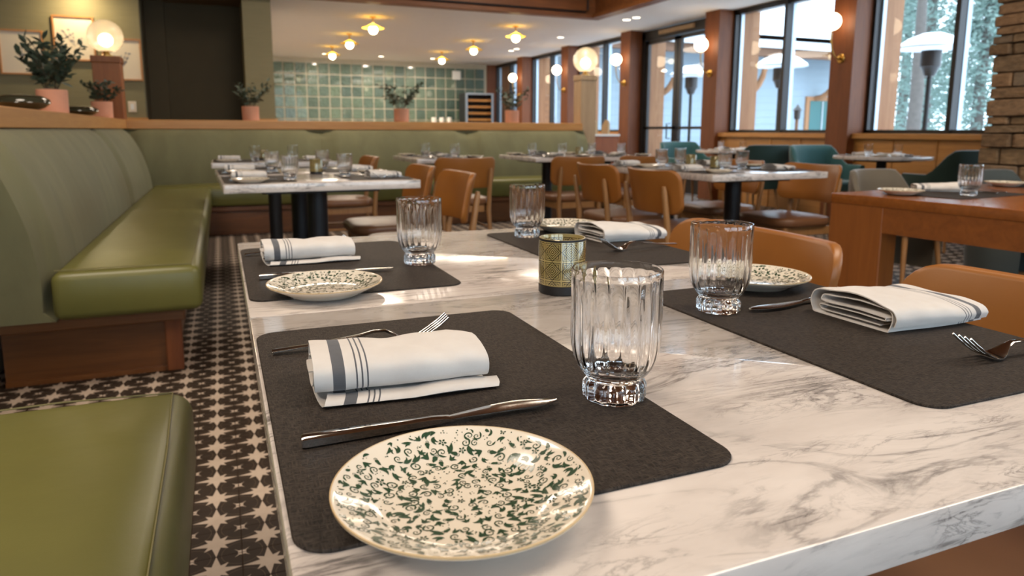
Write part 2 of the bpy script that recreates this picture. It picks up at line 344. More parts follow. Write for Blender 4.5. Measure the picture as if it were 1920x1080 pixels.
def rrect(w, d, h, r, bev=0.0, seg=6, bseg=2):
    bm = bmesh.new(); vs = []
    for cx, cyy, a0 in ((w / 2 - r, d / 2 - r, 0), (-w / 2 + r, d / 2 - r, 90), (-w / 2 + r, -d / 2 + r, 180), (w / 2 - r, -d / 2 + r, 270)):
        for i in range(seg + 1):
            a = math.radians(a0 + 90 * i / seg); vs.append(bm.verts.new((cx + r * math.cos(a), cyy + r * math.sin(a), 0)))
    f = bm.faces.new(vs); e = bmesh.ops.extrude_face_region(bm, geom=[f])
    top = [v for v in e['geom'] if isinstance(v, bmesh.types.BMVert)]
    for v in top: v.co.z = h
    if bev:
        ed = [x for x in bm.edges if abs(x.verts[0].co.z - x.verts[1].co.z) < 1e-6]
        bmesh.ops.bevel(bm, geom=ed, offset=bev, segments=bseg, profile=0.5, affect='EDGES')
    return bm
def lathe(prof, n=32, mod=None, bm=None):
    bm = bm or bmesh.new(); rings = []
    for (r, z) in prof:
        if r < 1e-6: rings.append([bm.verts.new((0, 0, z))])
        else:
            rg = []
            for i in range(n):
                a = 2 * PI * i / n; q = mod(r, z, a) if mod else r
                rg.append(bm.verts.new((q * math.cos(a), q * math.sin(a), z)))
            rings.append(rg)
    for A, B in zip(rings, rings[1:]):
        if len(A) == 1 and len(B) == 1: continue
        for i in range(n):
            j = (i + 1) % n
            if len(A) == 1: bm.faces.new((A[0], B[i], B[j]))
            elif len(B) == 1: bm.faces.new((A[i], B[0], A[j]))
            else: bm.faces.new((A[i], B[i], B[j], A[j]))
    return bm
def tube(pts, rad, n=8, bm=None, flat=1.0, upv=(0, 0, 1)):
    bm = bm or bmesh.new(); pts = [Vector(p) for p in pts]; rings = []
    for i, p in enumerate(pts):
        t = (pts[min(i + 1, len(pts) - 1)] - pts[max(i - 1, 0)]).normalized()
        u = Vector(upv)
        if abs(t.dot(u)) > 0.95: u = Vector((1, 0, 0))
        s = t.cross(u).normalized(); q = s.cross(t)
        r = rad[i] if isinstance(rad, (list, tuple)) else rad
        rings.append([bm.verts.new(p + (s * math.cos(2 * PI * k / n) + q * math.sin(2 * PI * k / n) * flat) * r) for k in range(n)])
    for A, B in zip(rings, rings[1:]):
        for k in range(n): bm.faces.new((A[k], A[(k + 1) % n], B[(k + 1) % n], B[k]))
    bm.faces.new(list(reversed(rings[0]))); bm.faces.new(rings[-1]); return bm
def ball(r, c=(0, 0, 0), n=20, m=12, bm=None, sz=1.0):
    bm = bm or bmesh.new(); bmesh.ops.create_uvsphere(bm, u_segments=n, v_segments=m, radius=r, matrix=Matrix.Translation(c) @ Matrix.Diagonal((1, 1, sz, 1))); return bm
def sect(points, length_axis, lo, hi, n, closed=True):
    """extrude a closed 2-D section along an axis; points are (p, q) in the two other axes."""
    bm = bmesh.new(); rings = []
    for i in range(n + 1):
        s = lo + (hi - lo) * i / n
        if length_axis == 'y': rings.append([bm.verts.new((p, s, q)) for p, q in points])
        else: rings.append([bm.verts.new((s, p, q)) for p, q in points])
    k = len(points)
    for A, B in zip(rings, rings[1:]):
        for j in range(k): bm.faces.new((A[j], A[(j + 1) % k], B[(j + 1) % k], B[j]))
    bm.faces.new(list(reversed(rings[0]))); bm.faces.new(rings[-1]); return bm

# ------------------------------------------------------------------ the room shell
ZC = 2.65
T = 0.112
X0T, Y0T = -0.0035, 1.5155
# floor: single tiles in the aisle, one sheet with the same print further off
TX0, TX1, TY0, TY1 = -7, 3, -6, 22        # tile index ranges of the region laid tile by tile
def region(ix, iy): return X0T + ix * T, Y0T + iy * T
rx0, ry0 = region(TX0, TY0); rx1, ry1 = region(TX1, TY1)
bm = bmesh.new()
for (a, b, c, d) in ((-6, 7.4, -4, ry0), (-6, 7.4, ry1, 17.6), (-6, rx0, ry0, ry1), (rx1, 7.4, ry0, ry1)):
    box(bm, ((a + b) / 2, (c + d) / 2, -0.03), (b - a, d - c, 0.06))
floor = struct('floor', bm, 'floor')
obj('grout_bed', bx(rx0, rx1, ry0, ry1, -0.06, -0.003), 'tgrout', floor)
tile_me = finish(bx(-T / 2 + 0.0006, T / 2 - 0.0006, -T / 2 + 0.0006, T / 2 - 0.0006, -0.012, 0.0, 0.0012), 'floor_tile', 'floor')
for ix in range(TX0, TX1):
    for iy in range(TY0, TY1):
        x, y = region(ix, iy); obj('tile', tile_me, 'floor', floor, (x + T / 2, y + T / 2, RND.uniform(-0.0006, 0.0003)))

struct('ceiling', bx(-6, 7.2, 9.75, 17.6, ZC, ZC + 0.15), 'white')
o = struct('ceiling', bx(5.46, 7.2, -4, 9.75, ZC, ZC + 0.15), 'white')
struct('ceiling', bx(-6.2, 5.6, -4.2, 9.75, 3.75, 3.9), 'beam')
struct('ceiling', bx(-0.82, 0.36, 9.76, 10.6, ZC - 0.02, ZC), 'brown_ceil')
# timber fascia round the raised ceiling, rafters and conduit
struct('trim_1', bx(-6, 5.46, 9.63, 9.76, ZC, 3.75), 'beam')
struct('trim_2', bx(5.34, 5.46, -4, 9.63, ZC, 3.75), 'beam')
struct('trim_3', bx(-6, 5.34, 9.58, 9.63, ZC, ZC + 0.055), 'beam'); struct('trim_4', bx(5.28, 5.34, -4, 9.63, ZC, ZC + 0.055), 'beam')
tag(obj('conduit', tube([(-1, 9.60, 2.735), (5.16, 9.60, 2.735), (5.2, 9.60, 2.76), (5.2, 9.60, 3.7)], 0.013, 8), 'black', smooth=60), 'thin dark conduit running along the timber ceiling fascia', 'conduit')
for x in (1.2, 3.05): struct('trim_5', bx(x - 0.09, x + 0.09, 4, 9.63, 3.2, 3.45), 'light_oak')
# outer walls
struct('wall_left', bx(-6.2, -6, -4, 17.6, 0, 3.75), 'cream'); struct('wall_front', bx(-6, 7.2, -4.2, -4, 0, 0.7), 'cream'); struct('wall_front', bx(-6, 7.2, -4.2, -4, 3.0, 3.75), 'cream'); struct('wall_front', bx(-6, -2.6, -4.2, -4, 0.7, 3.0), 'cream'); struct('wall_front', bx(4.3, 7.2, -4.2, -4, 0.7, 3.0), 'cream')
for i in range(3):      # windows behind the camera
    x0 = -2.6 + 2.3 * i; struct('trim_16', bx(x0, x0 + 0.3, -4.2, -4, 0.7, 3.0), 'post'); wf_ = empty_struct('window_%d' % (20 + i), (x0 + 1.3, -4.1, 0.7))
    bm = bmesh.new()
    for x in (-0.98, 0, 0.98): box(bm, (x, 0, 1.15), (0.05, 0.08, 2.3))
    for z in (0.025, 2.275): box(bm, (0, 0, z), (2.0, 0.08, 0.05))
    obj('frame', bm, 'bronze', wf_)
    for s in (-1, 1): obj('pane', bx(s * 0.49 - 0.465, s * 0.49 + 0.465, -0.004, 0.004, 0.05, 2.25), 'pane', wf_)
struct('wall_rear_left', bx(-6, -0.81, 9.76, 9.95, 0, ZC), 'paper')
struct('wall_passage', bx(-0.95, 0.5, 10.6, 10.75, 0, ZC), 'dark'); struct('wall_passage', bx(-0.95, -0.81, 9.95, 10.6, 0, ZC), 'dark')
struct('trim_6', bx(-0.81, -0.58, 10.52, 10.6, 0, ZC), 'dark')
struct('wall_column', bx(0.355, 0.70, 9.76, 10.75, 0, ZC), 'paper')
struct('trim_7', bx(-3, -0.79, 9.70, 9.76, 1.02, 1.115), 'rail'); struct('trim_8', bx(0.46, 0.72, 9.70, 9.76, 1.02, 1.115), 'rail')
struct('wall_rear_side', bx(0.55, 0.70, 10.75, 17.5, 0, ZC), 'cream')
# tiled rear wall: each tile a piece
rear = struct('wall_rear', bx(0.7, 6.9, 17.41, 17.6, 0, ZC), 'grout')
P = 0.262; z0 = 1.235 - P; k = 0
ztile = finish(bx(-0.118, 0.118, -0.02, 0, -0.118, 0.118, 0.006), 'wall_tile', 'zellige')
for j in range(6):
    for i in range(21):
        x = 1.19 + P * i - P / 2
        if x > 6.45: continue
        h = 1.0; zc = z0 + P * (j + 0.5)
        o = obj('tile', ztile, 'zellige', rear, (x, 17.41 + RND.uniform(-0.004, 0.004), zc), (RND.uniform(-.012, .012), 0, RND.uniform(-.012, .012)))
        if zc + 0.118 > ZC: o.scale = (1, 1, (ZC - (zc - 0.118)) / 0.236 * 0.98); o.location.z = (ZC + zc - 0.118) / 2
# low walls behind the banquette with oak rails
struct('wall_low_left', bx(-1.05, -0.87, -1.5, 7.8, 0, 0.975), 'cream'); struct('wall_low_rear', bx(-1.05, 4.06, 7.65, 7.8, 0, 0.975), 'cream')
struct('trim_9', bx(-1.05, -0.80, -1.5, 7.58, 0.978, 1.066, 0.004), 'raily')
struct('trim_10', bx(-1.05, 4.07, 7.58, 7.80, 0.978, 1.066, 0.004), 'rail')

# window wall: timber posts, windows, door
XW = 6.5
def post(k):
    y = 5.876 + 2.3 * k
    struct('trim_11', bx(XW, 6.775, y, y + 0.31, 0, ZC), 'post'); struct('trim_12', bx(6.83, 7.20, y - 0.02, y + 0.33, 0, ZC + 0.3), 'tan_post')
    struct('trim_13', bx(6.775, 6.83, y, y + 0.31, 0, ZC), 'bronze')
for k in range(-4, 6): post(k)
wn = 0
def window(k):
    global wn; wn += 1
    y0, y1 = 5.876 + 2.3 * k + 0.31, 5.876 + 2.3 * (k + 1)
    wd = empty_struct('window_%d' % wn, (6.8, (y0 + y1) / 2, 0.96)); h = (y1 - y0) / 2; W = ZC - 0.96
    bm = bmesh.new()
    box(bm, (-0.01, 0, 0.02), (0.08, 2 * h, 0.04)); box(bm, (-0.01, 0, W - 0.035), (0.08, 2 * h, 0.07))
    box(bm, (-0.01, -h + 0.02, W / 2), (0.08, 0.04, W)); box(bm, (-0.01, h - 0.02, W / 2), (0.08, 0.04, W)); obj('frame', bm, 'bronze', wd)
    bm = bmesh.new()
    for y in (-h + 0.05, h - 0.05): box(bm, (0.055, y, W / 2), (0.05, 0.03, W - 0.06))
    obj('outer_frame', bm, 'alu', wd)
    bm = bmesh.new(); box(bm, (-0.02, -0.01, W / 2), (0.10, 0.05, W - 0.04)); obj('mullion', bm, 'bronze', wd)
    bm = bmesh.new(); box(bm, (0.06, -0.01, W / 2), (0.06, 0.06, W - 0.04)); obj('outer_mullion', bm, 'alu', wd)
    for s in (-1, 1): obj('pane', bx(-0.004, 0.004, min(s * 0.02, s * (h - 0.04)), max(s * 0.02, s * (h - 0.04)), 0.04, W - 0.07), 'pane', wd)
    # timber wainscot and sill under the window
    struct('wall_right', bx(6.62, 7.1, y0, y1, 0, 0.90), 'panel'); struct('trim_14', bx(6.56, 6.80, y0, y1, 0.90, 0.96, 0.006), 'panel')
    bm = bmesh.new()
    for y in (y0 + 0.5, y0 + 1.0, y0 + 1.5): box(bm, (6.615, y, 0.45), (0.01, 0.03, 0.9))
    struct('trim_15', bm, 'panel')
for k in (-4, -3, -2, -1, 0, 2, 3, 4): window(k)
# glazed double door
y0, y1 = 8.486, 10.476
dr = empty_struct('door_1', (6.78, (y0 + y1) / 2, 0)); h = (y1 - y0) / 2
bm = bmesh.new()
box(bm, (0, 0, 2.555), (0.10, 2 * h, 0.15)); box(bm, (0, -h + 0.02, 1.3), (0.10, 0.04, 2.6)); box(bm, (0, h - 0.05, 1.3), (0.10, 0.10, 2.6)); obj('door_frame', bm, 'bronze', dr)
obj('door_closer', bx(-0.09, -0.05, -0.45, 0.45, 2.53, 2.59), 'light_oak', dr)
for s in (-1, 1):
    a, b = (0.012, h - 0.10) if s > 0 else (-h + 0.04, -0.012)
    bm = bmesh.new()
    for y in (a + 0.04, b - 0.04): box(bm, (0, y, 1.24), (0.05, 0.08, 2.46))
    box(bm, (0, (a + b) / 2, 2.44), (0.05, b - a, 0.06)); box(bm, (0, (a + b) / 2, 0.12), (0.05, b - a, 0.22)); box(bm, (0, (a + b) / 2, 1.03), (0.05, b - a, 0.045))
    lf = obj('door_leaf', bm, 'bronze', dr)
    obj('pane', bx(-0.004, 0.004, a + 0.08, b - 0.08, 0.23, 2.41), 'pane', lf)
    yy = a + 0.12 if s > 0 else b - 0.12
    obj('door_handle', tube([(-0.03, yy, 0.86), (-0.09, yy, 0.86), (-0.09, yy, 1.10), (-0.03, yy, 1.10)], 0.011, 8), 'black', lf, smooth=60)
# stone pier, laid stone by stone
pier = struct('wall_pier', bx(4.86, 5.27, 1.5, 3.2, 0, 3.75), 'tgrout')
stone_me = finish(bx(-0.5, 0.5, -0.5, 0.5, -0.5, 0.5, 0.07), 'ledge_stone', 'stone')
z = 0.0; rs = random.Random(3)
while z < 2.62:
    hh = rs.choice([0.055, 0.075, 0.095, 0.115]); y = 3.22 + rs.uniform(-0.02, 0.03); first = True
    while y > 2.05:
        ln = rs.choice([0.14, 0.2, 0.27, 0.34]); dp = rs.uniform(0.09, 0.13)
        o = obj('stone', stone_me, 'stone', pier, (4.86 - dp / 2 + 0.06, y - ln / 2, z + hh / 2), (rs.uniform(-.02, .02), rs.uniform(-.02, .02), rs.uniform(-.02, .02)))
        o.scale = (dp + 0.02, ln - 0.008, hh - 0.007); y -= ln
    z += hh

# ------------------------------------------------------------------ banquettes
SEC = [(0, .272), (0.004, .40), (0, .47), (-.015, .58), (-.045, .70), (-.085, .81), (-.13, .895), (-.165, .942), (-.195, .966), (-.22, .974), (-.245, .968), (-.262, .95), (-.265, .272)]
def smooth_sec(pts, n=3):
    out = []
    for i in range(len(pts) - 2):
        p0 = pts[max(i - 1, 0)]; p1 = pts[i]; p2 = pts[i + 1]; p3 = pts[min(i + 2, len(pts) - 1)]
        for k in range(n):
            t = k / n
            out.append(tuple(0.5 * ((2 * b) + (c - a) * t + (2 * a - 5 * b + 4 * c - d) * t * t + (-a + 3 * b - 3 * c + d) * t ** 3) for a, b, c, d in zip(p0, p1, p2, p3)))
    return out + [pts[-2], pts[-1]]
def backrest(axis, base, lo, hi, sgn, seed, puff=0.012):
    """upholstered back panel; rounded towards its two ends"""
    ss = smooth_sec(SEC); n = 40; bm = bmesh.new(); rings = []; r = random.Random(seed); ph = [r.uniform(0, 6.28) for _ in range(4)]
    for i in range(n + 1):
        u = i / n; u = 0.5 - 0.5 * math.cos(PI * u); s = lo + (hi - lo) * u
        e = min(s - lo, hi - s); k = 1 - math.sqrt(max(0, 1 - min(1, e / 0.14))) if e < 0.14 else 1
        rg = []
        for d, z in ss:
            front = d > -0.2 and z > 0.3
            dd = d - (0.042 * (1 - k) if front else 0)
            if front:
                dd += 0.004 * math.sin(s * 9 + ph[0] + z * 3) * (z - 0.3) + 0.003 * math.sin(s * 23 + ph[1] - z * 6) * (z - 0.3)
            zz = z - (0.012 * (1 - k) if z > 0.9 else 0)
            rg.append(bm.verts.new((base + sgn * dd, s, zz) if axis == 'y' else (s, base + sgn * dd, zz)))
        rings.append(rg)
    K = len(ss)
    for A, B in zip(rings, rings[1:]):
        for j in range(K): bm.faces.new((A[j], A[(j + 1) % K], B[(j + 1) % K], B[j]))
    bm.faces.new(list(reversed(rings[0]))); bm.faces.new(rings[-1]); return bm
def cushion(x0, x1, y0, y1, z0, z1, r=0.03, crown=0.012):
    bm = bx(x0, x1, y0, y1, z0, z1, r, 4); cuts(bm, 0, x0, x1, 6); cuts(bm, 1, y0, y1, 8)
    def f(c):
        u = (c.x - x0) / (x1 - x0); v = (c.y - y0) / (y1 - y0); k = max(0, min(1, (c.z - z0) / (z1 - z0)))
        b = max(0, (1 - (2 * u - 1) ** 4)) * max(0, (1 - (2 * v - 1) ** 8)); bul = math.sin(PI * k)
        return (c.x + 0.010 * bul * (2 * u - 1) ** 3, c.y + 0.010 * bul * (2 * v - 1) ** 5, c.z + crown * b * k ** 3)
    return deform(bm, f)
def edge_seam(pts, r=0.0022): return tube(pts, r, 6)

bl = thing('banquette', 'long green banquette down the left wall with olive leather seat', 'banquette', (0, 0, 0), 0)
for a, b, s in ((2.95, 5.58, 1), (5.58, 7.36, 2)): obj('backrest', backrest('y', -0.59, a, b, 1, s), 'velvet', bl, smooth=50)
obj('seat', cushion(-0.592, -0.10, 2.93, 6.90, 0.275, 0.455), 'seat', bl, smooth=50)
obj('seam', edge_seam([(-0.585, 2.955, 0.462), (-0.35, 2.952, 0.463), (-0.128, 2.956, 0.457), (-0.122, 3.5, 0.458), (-0.121, 5.0, 0.458), (-0.122, 6.8, 0.458)]), 'seam', bl)
bs = obj('base', bx(-0.80, -0.215, 3.085, 7.3, 0, 0.225), 'base', bl)
obj('ledge', bx(-0.86, -0.165, 3.0, 7.3, 0.225, 0.272, 0.004), 'base', bl)
obj('corner_post', bx(-0.245, -0.185, 3.062, 3.125, 0, 0.226, 0.003), 'post', bs)
obj('plinth', bx(-0.80, -0.22, 3.075, 3.086, 0, 0.02), 'base', bs)
bb = thing('banquette', 'green banquette along the back under the oak rail with potted sprigs', 'banquette', (0, 0, 0), 0)
for a, b, s in ((-0.86, 0.97, 3), (0.97, 2.58, 4), (2.58, 4.10, 5)): obj('backrest', backrest('x', 7.37, a, b, -1, s), 'velvet', bb, smooth=50)
for a, b in ((-0.59, 1.75), (1.75, 4.06)): obj('seat', cushion(a, b, 6.92, 7.375, 0.275, 0.455), 'seat', bb, smooth=50)
obj('base', bx(-0.2, 4.02, 7.02, 7.4, 0, 0.225), 'base', bb); obj('ledge', bx(-0.15, 4.06, 6.97, 7.4, 0.225, 0.272, 0.004), 'base', bb)
bf = thing('banquette', 'olive leather bench seat in the lower left corner beside the nearest table', 'banquette', (0, 0, 0), 0)
obj('seat', cushion(-0.585, -0.085, -0.6, 1.51, 0.275, 0.455, 0.035, 0.016), 'seat', bf, smooth=50)
obj('seam', edge_seam([(-0.58, 1.485, 0.462), (-0.3, 1.487, 0.464), (-0.113, 1.478, 0.459), (-0.106, 1.2, 0.459), (-0.105, 0.6, 0.459), (-0.106, -0.5, 0.459)], 0.0016), 'seam', bf)
obj('backrest', backrest('y', -0.59, -0.6, 1.49, 1, 6), 'velvet', bf, smooth=50)
obj('base', bx(-0.80, -0.2, -0.6, 1.38, 0, 0.225), 'base', bf); obj('ledge', bx(-0.86, -0.15, -0.6, 1.44, 0.225, 0.272, 0.004), 'base', bf)

# ------------------------------------------------------------------ builders of furniture and tableware
class Proto:
    def __init__(s, build): s.build = build; s.root = None
    def place(s, loc, rz, label, group=None):
        if s.root is None:
            s.root = s.build(); s.tree = tree_of(s.root); r = s.root
            r.location = loc; r.rotation_euler = (0, 0, rz); r['label'] = label
            if group: r['group'] = group
            return r
        return dup(s.root, s.tree, loc, rz, label, group)

def build_rect_table(w=0.785, d=0.6138, th=0.030):
    t = thing('marble_table', '', 'table')
    obj('tabletop', rrect(w, d, th, 0.010, 0.0015), 'marble', t, (0, 0, 0.75 - th), smooth=40)
    obj('support_plate', rrect(w * 0.62, d * 0.62, 0.018, 0.02), 'black', t, (0, 0, 0.732 - th))
    obj('column', lathe([(0, 0.012), (0.047, 0.012), (0.047, 0.73 - th), (0, 0.73 - th)], 24), 'black', t, smooth=40)
    obj('base', lathe([(0, 0), (0.24, 0), (0.24, 0.006), (0.21, 0.014), (0.06, 0.022), (0, 0.022)], 36), 'black', t, smooth=30)
    return t
TABLE = Proto(build_rect_table); WIDE = Proto(lambda: build_rect_table(0.84, 0.6138, 0.036))
def build_round_table():
    t = thing('round_table', '', 'table')
    obj('tabletop', lathe([(0, 0), (0.425, 0), (0.432, 0.006), (0.432, 0.026), (0.425, 0.032), (0, 0.032)], 56), 'marble', t, (0, 0, 0.718), smooth=30)
    obj('support_plate', lathe([(0, 0), (0.25, 0), (0.25, 0.02), (0, 0.02)], 36), 'black', t, (0, 0, 0.698), smooth=30)
    obj('column', lathe([(0, 0.012), (0.045, 0.012), (0.045, 0.70), (0, 0.70)], 24), 'black', t, smooth=40)
    obj('base', lathe([(0, 0), (0.26, 0), (0.26, 0.006), (0.06, 0.022), (0, 0.022)], 36), 'black', t, smooth=30)
    return t
ROUND = Proto(build_round_table)

def build_chair():
    t = thing('dining_chair', '', 'chair')
    # seat cushion: rounded front corners, crowned top
    bm = rrect(0.455, 0.44, 0.052, 0.12, 0.020, 8, 3); cuts(bm, 0, -0.23, 0.23, 6); cuts(bm, 1, -0.22, 0.22, 6)
    deform(bm, lambda c: (c.x * (1 + 0.06 * c.y), c.y, c.z + (0.016 * (1 - (c.x / 0.24) ** 2) * (1 - (c.y / 0.23) ** 2) if c.z > 0.03 else 0)))
    obj('seat', bm, 'seat2', t, (0, 0.01, 0.405), smooth=50)
    bm = bmesh.new()
    for s in (-1, 1): box(bm, (s * 0.185, 0.0, 0.378), (0.022, 0.37, 0.05))
    box(bm, (0, 0.175, 0.378), (0.36, 0.022, 0.05)); box(bm, (0, -0.185, 0.378), (0.30, 0.022, 0.05)); obj('seat_frame', bm, 'ash', t)
    for s in (-1, 1):
        obj('leg', tube([(s * 0.205, 0.19, 0), (s * 0.190, 0.175, 0.40)], [0.012, 0.018], 12), 'ash', t, smooth=50)
        obj('leg', tube([(s * 0.185, -0.275, 0), (s * 0.182, -0.205, 0.36), (s * 0.184, -0.218, 0.50), (s * 0.186, -0.244, 0.665), (s * 0.186, -0.248, 0.69)], [0.012, 0.018, 0.017, 0.0145, 0.010], 12), 'ash', t, smooth=50)
        obj('stretcher', tube([(s * 0.195, 0.18, 0.235), (s * 0.178, -0.23, 0.235)], 0.009, 8), 'ash', t, smooth=50)
    # curved padded backrest
    bm = bx(-0.245, 0.245, -0.014, 0.014, -0.115, 0.115); ed = [e for e in bm.edges if abs(e.verts[0].co.y - e.verts[1].co.y) > 0.01]
    bmesh.ops.bevel(bm, geom=ed, offset=0.055, segments=6, profile=0.5, affect='EDGES')
    ed = [e for e in bm.edges if abs(e.verts[0].co.y - e.verts[1].co.y) < 1e-5]
    bmesh.ops.bevel(bm, geom=ed, offset=0.007, segments=2, profile=0.5, affect='EDGES'); cuts(bm, 0, -0.245, 0.245, 14); cuts(bm, 2, -0.115, 0.115, 4)
    def f(c):
        u = c.x / 0.245; h = (c.z + 0.115) / 0.23
        return (c.x * (1 - 0.05 * (1 - h)), c.y - 0.242 + 0.075 * u * u - 0.045 * (h - 0.4) + 0.006 * math.sin(PI * h) * (1 if c.y < 0 else 0), c.z + 0.655 + 0.012 * u * u * (h - 0.2))
    obj('backrest', deform(bm, f), 'tan', t, smooth=50)
    return t
CHAIR = Proto(build_chair)

def build_tub(fab, inner, rx=0.30, ry=0.29, ht=0.83, arm=0.63, low=0.36, sharp=1.0):
    t = thing('tub_chair', '', 'chair'); n = 30; m = 8; th = 0.022; bm = bmesh.new()
    def top(a):   # a = 0 at the back, 2 at the front of the arms
        k = min(1, max(0, (abs(a) - 0.75) / 0.65)); k = k * k * (3 - 2 * k); return ht + (arm - ht) * k
    def pt(a, v, off):
        flare = 1 + 0.12 * v; z = low + (top(a) - low) * v
        x = math.sin(a) * (rx + off) * flare; y = -math.cos(a) * (ry + off) * flare
        sq = 1 / max(abs(math.sin(a)), abs(math.cos(a))) ; q = 1 + (sq - 1) * 0.35 * sharp
        return Vector((x * q, y * q, z - (0.0)))
    R = []
    for i in range(n + 1):
        a = -2.05 + 4.1 * i / n
        ring = [bm.verts.new(pt(a, k / m, th * (1 - 0.3 * (k == m)))) for k in range(m + 1)] + [bm.verts.new(pt(a, 1.015, 0.0))] + [bm.verts.new(pt(a, k / m, -th * (1 - 0.3 * (k == m)))) for k in range(m, -1, -1)]
        R.append(ring)
    K = len(R[0])
    for A, B in zip(R, R[1:]):
        for j in range(K): bm.faces.new((A[j], A[(j + 1) % K], B[(j + 1) % K], B[j]))
    bm.faces.new(R[0]); bm.faces.new(list(reversed(R[-1])))
    obj('shell', bm, fab, t, smooth=60)
    bm = rrect(rx * 1.66, ry * 1.72, 0.10, 0.55 * rx, 0.03, 8, 3); obj('seat', bm, inner, t, (0, 0.02, 0.375), smooth=50)
    for sx in (-1, 1):
        for sy in (-1, 1): obj('leg', tube([(sx * 0.8 * rx, sy * 0.74 * ry, 0), (sx * 0.6 * rx, sy * 0.58 * ry, 0.385)], [0.010, 0.018], 10), 'ash', t, smooth=50)
    return t
TEAL = Proto(lambda: build_tub('teal', 'teal')); SHADED_TEAL = Proto(lambda: build_tub('teal_shaded', 'teal_shaded')); TAUPE = Proto(lambda: build_tub('taupe', 'taupe', 0.25, 0.24, 0.735, 0.56, 0.14, 0.0)); SLATE = Proto(lambda: build_tub('slate', 'slate', 0.25, 0.24, 0.745, 0.56, 0.14, 0.0))

def build_tumbler():
    def fl(r, z, a): 
        k = min(1, max(0, (0.106 - z) / 0.02)); return r - 0.0005 * k * (1 - abs(math.cos(10 * a)))
    def ft(r, z, a):
        if z < 0.0165: return r * (1 - 0.055 * abs(math.sin(6 * a)) ** 2)
        return fl(r, z, a)
    def inn(r, z, a):
        k = min(1, max(0, (0.106 - z) / 0.02)) * min(1, max(0, (z - 0.022) / 0.012)); return r + 0.0012 - 0.0011 * k * abs(math.cos(10 * a))
    bm = bmesh.new(); n = 120
    outer = [(0, 0.0012), (0.018, 0.0012), (0.0245, 0.0), (0.0268, 0.0018), (0.0272, 0.0125), (0.0258, 0.0155), (0.0238, 0.0175), (0.0245, 0.0195), (0.0285, 0.0240), (0.0325, 0.0300), (0.0355, 0.0375), (0.0372, 0.0455), (0.0379, 0.055), (0.0379, 0.075), (0.0378, 0.092), (0.0378, 0.106), (0.0378, 0.1095), (0.0372, 0.1108), (0.0364, 0.1108)]
    inner = [(0.0358, 0.1095), (0.0358, 0.104), (0.0357, 0.092), (0.0356, 0.075), (0.0354, 0.056), (0.0345, 0.046), (0.0325, 0.0385), (0.0295, 0.0320), (0.0250, 0.0270), (0.0185, 0.0240), (0.010, 0.0226), (0, 0.0222)]
    prof = [(r, z, 0) for r, z in outer] + [(r, z, 1) for r, z in inner]; rings = []
    for r, z, s in prof:
        if r < 1e-6: rings.append([bm.verts.new((0, 0, z))]); continue
        rings.append([bm.verts.new((q * math.cos(a), q * math.sin(a), z)) for a in (2 * PI * i / n for i in range(n)) for q in ((inn if s else ft)(r, z, a),)])
    for A, B in zip(rings, rings[1:]):
        for i in range(n):
            j = (i + 1) % n
            if len(A) == 1: bm.faces.new((A[0], B[i], B[j]))
            elif len(B) == 1: bm.faces.new((A[i], B[0], A[j]))
            else: bm.faces.new((A[i], B[i], B[j], A[j]))
    return tag(obj('tumbler', bm, 'glass', smooth=38), '', 'glass')
TUMBLER = Proto(build_tumbler)

